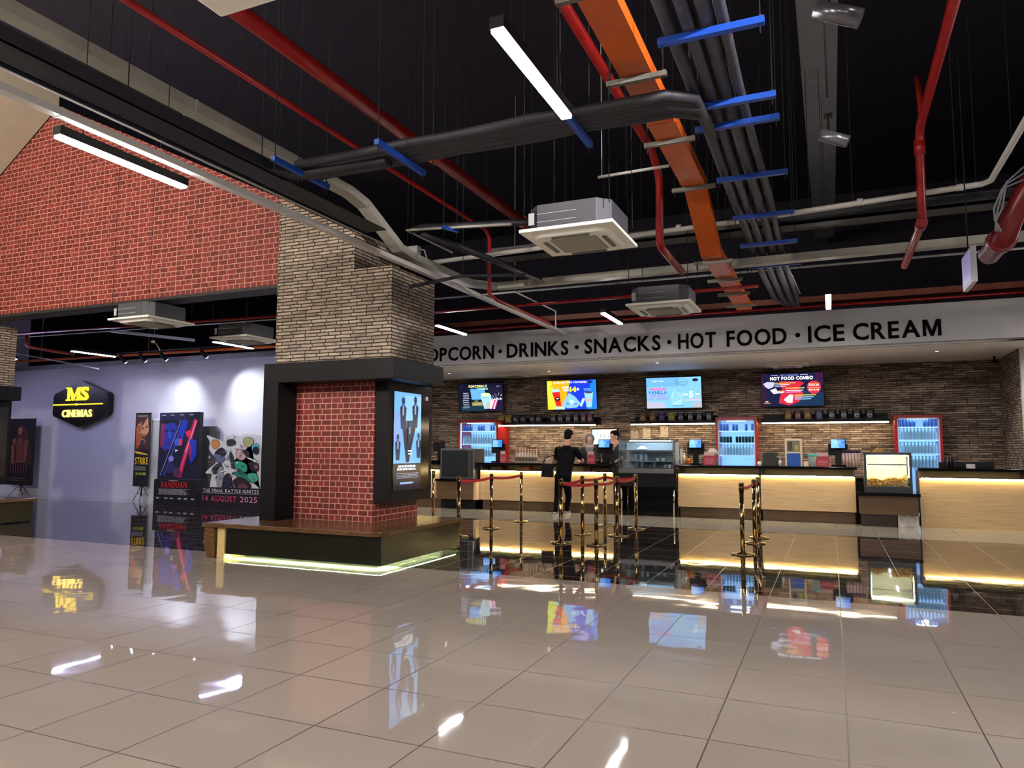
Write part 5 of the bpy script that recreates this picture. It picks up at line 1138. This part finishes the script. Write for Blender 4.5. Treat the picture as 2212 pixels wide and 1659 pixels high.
# bottles at the right end
for i, (px, h) in enumerate(((2049, .26), (2055, .25))): x = onc(px); solid('dark_bottle', MB().lathe([(.035, 0), (.035, h*.6), (.013, h*.8), (.013, h)], (x, 16.65, 1.152), 12), M_gloss, 'dark bottle at the right end, left of the small white card', 'bottle', 'dark bottles')
x = onc(2096); solid('white_card', MB().box(x-.07, x+.07, 16.6, 16.66, 1.152, 1.23), mat('white_card_stock', 'b0a8ac', .5), 'small white card on the right countertop', 'card')
x = onc(2120, 17.1); solid('appliance', MB().box(x-.75, x+.2, 17.0, 17.15, 1.152, 1.26), M_black, 'low black appliance behind the small white card', 'appliance', None, .01)
x = onc(1840, 16.85); mb = MB()
for k in range(6):
    t = thing('cup_tower', 'stack of dark topped paper cups between the fourth till and the popcorn warmer', 'cups', (x-.16+.06*k, 16.82, 1.152), 0, 'cup towers by the popcorn warmer')
    MB().lathe([(.022, 0), (.03, .28)], (x-.16+.06*k, 16.82, 1.152), 10).build('cups', mat('mauve_cup', '8a7478', .4), t); MB().lathe([(.03, .281), (.032, .34), (.0, .36)], (x-.16+.06*k, 16.82, 1.152), 10).build('top', mat('dark_purple', '2a2038', .4), t)
# basket and boxes under the counter slab
for px, w, m_, lb in ((1075, .3, mat('dark_maroon', '3a1418', .5), 'dark red box on the ledge below the countertop near the left'), (1140, .2, mat('rust_box', '8a3a18', .5), 'rust coloured box on the ledge below the countertop'), (1272, .22, mat('plum_box', '6a1c38', .5), 'plum coloured box on the ledge right of the customer'), (1300, .5, mat('brown_crate', '3c2a20', .6), 'brown slatted crate on the ledge below the second till')):
    x = PY(px, 1012, 16.6).x; solid('storage_box', MB().box(x-w/2, x+w/2, 16.5, 16.8, .9455, 1.07), m_, lb, 'box', 'boxes under the countertop', .004)
# ------------------------------------------------------------------ rope barrier
PTS = {'A': (-5.86, 11.16), 'B': (-5.9, 12.55), 'C': (-5.9, 14.0), 'D': (-4.01, 11.15), 'E': (-4.07, 12.44), 'F': (-3.41, 11.12), 'G': (-4.1, 13.95), 'H': (-3.44, 12.44), 'I': (-3.43, 13.74), 'J': (-1.21, 11.04), 'K': (-1.17, 12.42), 'L': (-1.176, 13.22), 'M': (-7.95, 13.95)}
SL = {'A': 'barrier post whose base is partly hidden by the bench corner', 'B': 'second post of the left belt line, right of the bench', 'C': 'farthest right post of the left belt line', 'D': 'nearest left post of the middle belt loop', 'E': 'post behind the nearest left one in the middle loop',
      'F': 'nearest post of the middle loop, in its front centre', 'G': 'rear left post of the middle loop, near the counter', 'H': 'right front post of the middle belt loop', 'I': 'rear right post of the middle loop, by the display case table', 'J': 'nearest of the three close barrier posts on the right',
      'K': 'middle one of the three close barrier posts on the right', 'L': 'rearmost of the three close barrier posts on the right', 'M': 'post behind the bench, close to the steel box'}
BEL = [('A', 'B'), ('B', 'C'), ('D', 'E'), ('E', 'G'), ('G', 'I'), ('H', 'I'), ('F', 'H'), ('D', 'F'), ('J', 'K'), ('K', 'L')]
for k, (x, y) in PTS.items():
    t = thing('barrier_post', 'brass coloured '+SL[k], 'barrier post', (x, y, 0), 0, 'brass belt barrier posts')
    MB().lathe([(.165, 0), (.165, .014), (.15, .022), (.05, .034), (.035, .05), (.0, .05)], (x, y, 0), 32).build('base', M_brass, t)
    MB().cyl((x, y, .045), (x, y, .89), .032, n=20).build('pole', M_brass, t)
    MB().cyl((x, y, .89), (x, y, 1.0), .036, n=20).build('belt_cassette', mat('dark_brass', '6a5636', .2, .9), t); MB().lathe([(.036, 0), (.038, .006), (.038, .016), (.02, .024)], (x, y, 1.0), 20).build('cap', M_brass, t)
    for a, b in BEL:
        if a != k: continue
        x2, y2 = PTS[b]; d = Vector((x2-x, y2-y, 0)); L_ = d.length; d.normalize(); mb = MB(); n = 10
        for i in range(n):
            s0, s1 = .04+(L_-.08)*i/n, .04+(L_-.08)*(i+1)/n; z_ = lambda s: .95-.03*math.sin(PI*(s/L_))
            P0 = Vector((x, y, 0))+d*s0; P1 = Vector((x, y, 0))+d*s1; nn = Vector((-d.y, d.x, 0))*.0012
            a0, a1 = z_(s0), z_(s1)
            for sg_ in (nn, -nn): mb.quad(P0+sg_+Vector((0, 0, a0-.025)), P1+sg_+Vector((0, 0, a1-.025)), P1+sg_+Vector((0, 0, a1+.025)), P0+sg_+Vector((0, 0, a0+.025)))
        mb.build('belt', M_belt, t)
# ------------------------------------------------------------------ people
def cap(mb, a, b, r1, r2, sc=None):
    a = Vector(a); b = Vector(b); mb.cyl(a, b, r1, r2, 14); mb.ell(a, r1, r1, r1, 14, 8); mb.ell(b, r2, r2, r2, 14, 8)
def fused(mb, name, m, par, vox, sm=4):
    for i in range(len(mb.sm)): mb.sm[i] = True
    o = mb.build(name, m, par); r = o.modifiers.new('fuse', 'REMESH'); r.mode = 'VOXEL'; r.voxel_size = vox; r.use_smooth_shade = True
    s = o.modifiers.new('smooth', 'SMOOTH'); s.iterations = sm; s.factor = .5; return o
M_skin = mat('warm_skin', 'a87a60', .55); M_hair = noise_var(mat('dark_hair', '0e0a09', .85, spec=.1), 40, .4); M_tee = noise_var(mat('black_tshirt', '0a080e', .9, spec=.1), 30, .2)
M_trou = noise_var(mat('black_trousers', '08080b', .9, spec=.1), 30, .2)
def head(mb, c, F, s=1.0):
    """skull, jaw, nose, ears, neck top; F = facing direction"""
    F = Vector(F).normalized(); R = F.cross(Vector((0, 0, 1))).normalized(); U = R.cross(F); M = Matrix((R, F, U)).transposed(); c = Vector(c)
    P = lambda x, y, z: c+M @ Vector((x*s, y*s, z*s))
    mb.ell(P(0, -.01, .03), .075*s, .095*s, .09*s, 18, 12, M); mb.ell(P(0, .022, -.035), .06*s, .07*s, .075*s, 16, 10, M); mb.ell(P(0, .045, -.085), .03*s, .03*s, .025*s, 10, 8, M)
    cap(mb, P(0, .085, .005), P(0, .103, -.022), .009*s, .013*s); mb.ell(P(0, .087, -.055), .022*s, .012*s, .008*s, 10, 6, M); mb.ell(P(0, .084, -.068), .02*s, .012*s, .007*s, 10, 6, M)
    for k in (-1, 1): mb.ell(P(.077*k, -.005, -.005), .01*s, .02*s, .032*s, 8, 8, M); mb.ell(P(.033*k, .075, .03), .022*s, .012*s, .008*s, 8, 6, M)
    return P, M
def eyes(par, P, M, s):
    mb = MB()
    for k in (-1, 1): mb.use(mat('eye_white', 'c8c0b8', .3)); mb.ell(P(.03*k, .082, .012), .013*s, .008*s, .008*s, 8, 6, M); mb.use(mat('eye_iris', '1a100c', .2)); mb.ell(P(.03*k, .0885, .012), .006*s, .004*s, .006*s, 8, 6, M)
    mb.build('eyes', None, par)
def hand(mb, w, d, side, up=(0, 0, 1), s=1.0, curl=.35):
    """palm from wrist w towards d, four curled fingers and a thumb"""
    w = Vector(w); d = Vector(d).normalized(); u = Vector(up); r = d.cross(u).normalized(); u = r.cross(d)
    cap(mb, w, w+d*.03*s, .026*s, .028*s)
    for k, l in zip(range(4), (.068, .078, .072, .055)):
        o = r*(.032-.0205*k)*s; b0 = w+d*.085*s+o; cap(mb, w+d*.03*s+o*.7, b0, .014*s, .010*s)
        t1 = b0+(d*math.cos(curl)-u*math.sin(curl))*l*.5*s; t2 = t1+(d*math.cos(curl*2.4)-u*math.sin(curl*2.4))*l*.5*s
        cap(mb, b0, t1, .0092*s, .0084*s); cap(mb, t1, t2, .0084*s, .0068*s)
    tb = w+d*.025*s+r*side*.028*s; t1 = tb+(d*.6+r*side*.8-u*.2)*.04*s; t2 = t1+(d*.85+r*side*.35-u*.35)*.032*s
    cap(mb, tb, t1, .0125*s, .0105*s); cap(mb, t1, t2, .0105*s, .008*s)
# customer, seen from behind, leaning on the counter
C = lambda px, py, y: PY(px, py, y)
cu = thing('person', 'person with short dark hair in black t-shirt leaning on the counter, seen from behind', 'person', (-5.7, 15.8, 0))
hd = C(1229, 942, 16.12); nk = C(1225, 961, 16.05); ch = C(1222, 985, 15.98); wa = C(1217, 1018, 15.82); hp = C(1216, 1036, 15.78)
shL, shR = nk+Vector((-.22, -.02, -.12)), nk+Vector((.22, -.02, -.13))
elL, elR = Vector((shL.x-.14, 16.26, 1.19)), Vector((shR.x+.10, 16.22, 1.22)); wrL, wrR = Vector((shL.x-.02, 16.50, 1.19)), Vector((shR.x+.02, 16.5, 1.185))
ftL, ftR = Vector((C(1203, 1112, 15.7).x, 15.62, 0)), Vector((C(1224, 1110, 15.9).x, 15.92, 0))
hL, hR = hp+Vector((-.09, 0, -.02)), hp+Vector((.09, 0, -.02)); kL, kR = (hL+ftL)/2+Vector((-.03, .08, .02)), (hR+ftR)/2+Vector((.03, .04, .02))
aL, aR = ftL+Vector((0, -.03, .10)), ftR+Vector((0, -.03, .10))
mb = MB(); P, M = head(mb, hd, (.25, 1, -.25), 1.22); cap(mb, hd+Vector((0, -.03, -.06)), nk+Vector((0, -.02, -.05)), .07, .078)
cap(mb, nk+Vector((0, .0, -.14)), wa, .065, .07); cap(mb, wa, hp, .07, .09)
for s_, e_, w_ in ((shL, elL, wrL), (shR, elR, wrR)): cap(mb, s_, e_, .05, .042); cap(mb, e_, w_, .043, .028)
hand(mb, wrL, (.9, .5, -.06), 1); hand(mb, wrR, (-.9, .5, -.06), -1)
for h_, k_, a_ in ((hL, kL, aL), (hR, kR, aR)): cap(mb, h_, k_, .08, .05); cap(mb, k_, a_, .05, .035)
fused(mb, 'body', M_skin, cu, .0095, 3)
mb = MB(); cap(mb, nk+Vector((0, -.01, -.075)), nk+Vector((0, -.01, -.10)), .075, .12)
cap(mb, shL, shR, .085, .085); cap(mb, (shL+shR)/2+Vector((-.07, -.01, -.12)), wa+Vector((-.055, 0, -.1)), .135, .135); cap(mb, (shL+shR)/2+Vector((.07, -.01, -.12)), wa+Vector((.055, 0, -.1)), .135, .135)
cap(mb, wa+Vector((-.04, 0, -.14)), wa+Vector((.04, 0, -.14)), .15, .15)
for s_, e_ in ((shL, elL), (shR, elR)): cap(mb, s_, s_.lerp(e_, .62), .082, .07)
fused(mb, 't_shirt', M_tee, cu, .016, 6)
mb = MB(); cap(mb, hL+Vector((0, 0, .08)), hR+Vector((0, 0, .08)), .115, .115)
for h_, k_, a_ in ((hL, kL, aL), (hR, kR, aR)): cap(mb, h_, k_, .105, .075); cap(mb, k_, a_+Vector((0, 0, -.02)), .075, .052)
fused(mb, 'trousers', M_trou, cu, .016, 5)
for f_ in (ftL, ftR):
    mb = MB(); cap(mb, f_+Vector((0, -.06, .05)), f_+Vector((0, .14, .042)), .045, .038); fused(mb, 'shoe', mat('grey_trainer', '8c8c8a', .6), cu, .012, 3)
    MB().box(f_.x-.045, f_.x+.045, f_.y-.1, f_.y+.18, 0, .022).build('sole', mat('pale_sole', 'b8b8b0', .6), cu, .008)
mb = MB(); mb.ell(P(0, -.022, .045), .103, .12, .106, 18, 12, M); mb.ell(P(0, -.05, -.02), .092, .074, .08, 14, 10, M); fused(mb, 'hair', M_hair, cu, .012, 2)
bg = thing('shoulder_bag', 'flat black bag hanging at the left side of the customer', 'bag', C(1180, 1030, 15.95))
a = C(1169, 1001, 15.95); b = C(1195, 1031, 15.95)
T = Matrix.Translation(((a.x+b.x)/2, 15.98, b.z)) @ Matrix.Rotation(.04, 4, 'Y')
MB().box(-(b.x-a.x)/2, (b.x-a.x)/2, -.045, .045, 0, a.z-b.z, T).build('bag_body', M_black, bg, .015)
MB().tube([(a.x+.02, 15.98, a.z-.02), (a.x+.1, 15.98, a.z+.13), (shL.x-.02, 15.97, shL.z-.1), (shL.x+.05, 15.9, shL.z+.085), (shL.x+.09, 15.84, shL.z-.1), (b.x-.02, 15.9, a.z-.02)], .011, 8).build('strap', M_black, bg)
# two members of staff behind the counter
def staff(c, F, label, lean, hair, top):
    c = Vector(c); t = thing('person', label, 'person', (c.x, c.y, 0)); F = Vector(F).normalized()
    mb = MB(); P, M = head(mb, c, F, 1.16); n_ = c+Vector((0, .02, -.16)); cap(mb, c+Vector((0, .01, -.06)), n_, .06, .066)
    sa, sb = n_+Vector((-.19, 0, -.07)), n_+Vector((.19, 0, -.07)); w_ = Vector((c.x, c.y+lean, 1.0)); f = Vector((c.x, c.y+lean, 0))
    cap(mb, n_, w_, .11, .12); ea, eb = sa+Vector((-.06, -.1, -.26)), sb+Vector((.06, -.1, -.26)); wa_, wb_ = Vector((ea.x+.09, ea.y-.2, 1.24)), Vector((eb.x-.09, eb.y-.2, 1.24))
    for s_, e_, q_ in ((sa, ea, wa_), (sb, eb, wb_)): cap(mb, s_, e_, .048, .04); cap(mb, e_, q_, .04, .026)
    hand(mb, wa_, (.15, -1, -.2), 1); hand(mb, wb_, (-.15, -1, -.2), -1)
    for k in (-1, 1): cap(mb, w_+Vector((.09*k, 0, -.06)), f+Vector((.09*k, 0, .5)), .085, .055); cap(mb, f+Vector((.09*k, 0, .5)), f+Vector((.09*k, .02, .08)), .055, .04); cap(mb, f+Vector((.09*k, .03, .045)), f+Vector((.09*k, -.13, .04)), .042, .038)
    fused(mb, 'body', mat('pale_skin', 'b08a78', .5), t, .0095, 2); eyes(t, P, M, 1.16)
    mb = MB(); cap(mb, n_+Vector((0, 0, -.06)), n_+Vector((0, 0, -.08)), .08, .11); cap(mb, sa, sb, .078, .078); cap(mb, (sa+sb)/2+Vector((-.06, 0, -.1)), w_+Vector((-.05, 0, 0)), .12, .13); cap(mb, (sa+sb)/2+Vector((.06, 0, -.1)), w_+Vector((.05, 0, 0)), .12, .13)
    for s_, e_ in ((sa, ea), (sb, eb)): cap(mb, s_, e_, .072, .056)
    fused(mb, 'top', top, t, .016, 5)
    mb = MB()
    for k in (-1, 1): cap(mb, w_+Vector((.09*k, 0, -.04)), f+Vector((.09*k, 0, .5)), .11, .08); cap(mb, f+Vector((.09*k, 0, .5)), f+Vector((.09*k, .02, .1)), .08, .06)
    fused(mb, 'trousers', M_trou, t, .018, 4)
    mb = MB()
    if hair == 'scarf':
        for a_ in range(15):
            an = PI*(a_/14)*1.15-.12+PI; mb.ell(P(.085*math.cos(an), -.012, .035-.1*math.sin(an)*.95), .026, .07, .026, 8, 6, M)
        mb.ell(P(0, -.035, .03), .108, .1, .118, 16, 10, M); mb.ell(P(0, -.03, -.07), .098, .084, .095, 14, 10, M)
        cap(mb, P(0, .0, -.12), n_+Vector((0, 0, -.06)), .08, .13); fused(mb, 'head_scarf', mat('grey_scarf', '6c6c74', .8), t, .012, 4)
    else:
        r = random.Random(9)
        for i in range(60):
            an, el = r.random()*2*PI, r.random()*1.1+.1
            x, y, z = .078*math.cos(an)*math.cos(el), .092*math.sin(an)*math.cos(el)-.018, .045+.082*math.sin(el)
            if y > .05 and z < .1: continue
            mb.ell(P(x, y, z), .03, .03, .03, 8, 6)
        mb.ell(P(0, -.03, .045), .093, .1, .1, 14, 10, M); fused(mb, 'curly_hair', M_hair, t, .01, 1)
    return t
M_stop = noise_var(mat('black_work_shirt', '13131a', .8), 20, .2)
staff(PY(1274, 952, 17.3), (.35, -1, -.35), 'person in a grey head scarf and black top serving the customer behind the counter', .12, 'scarf', M_stop)
staff(PY(1327, 944, 17.35), (-.8, -.9, -.25), 'person with curly dark hair and black shirt behind the counter, left of the glass case', .05, 'curl', M_stop)
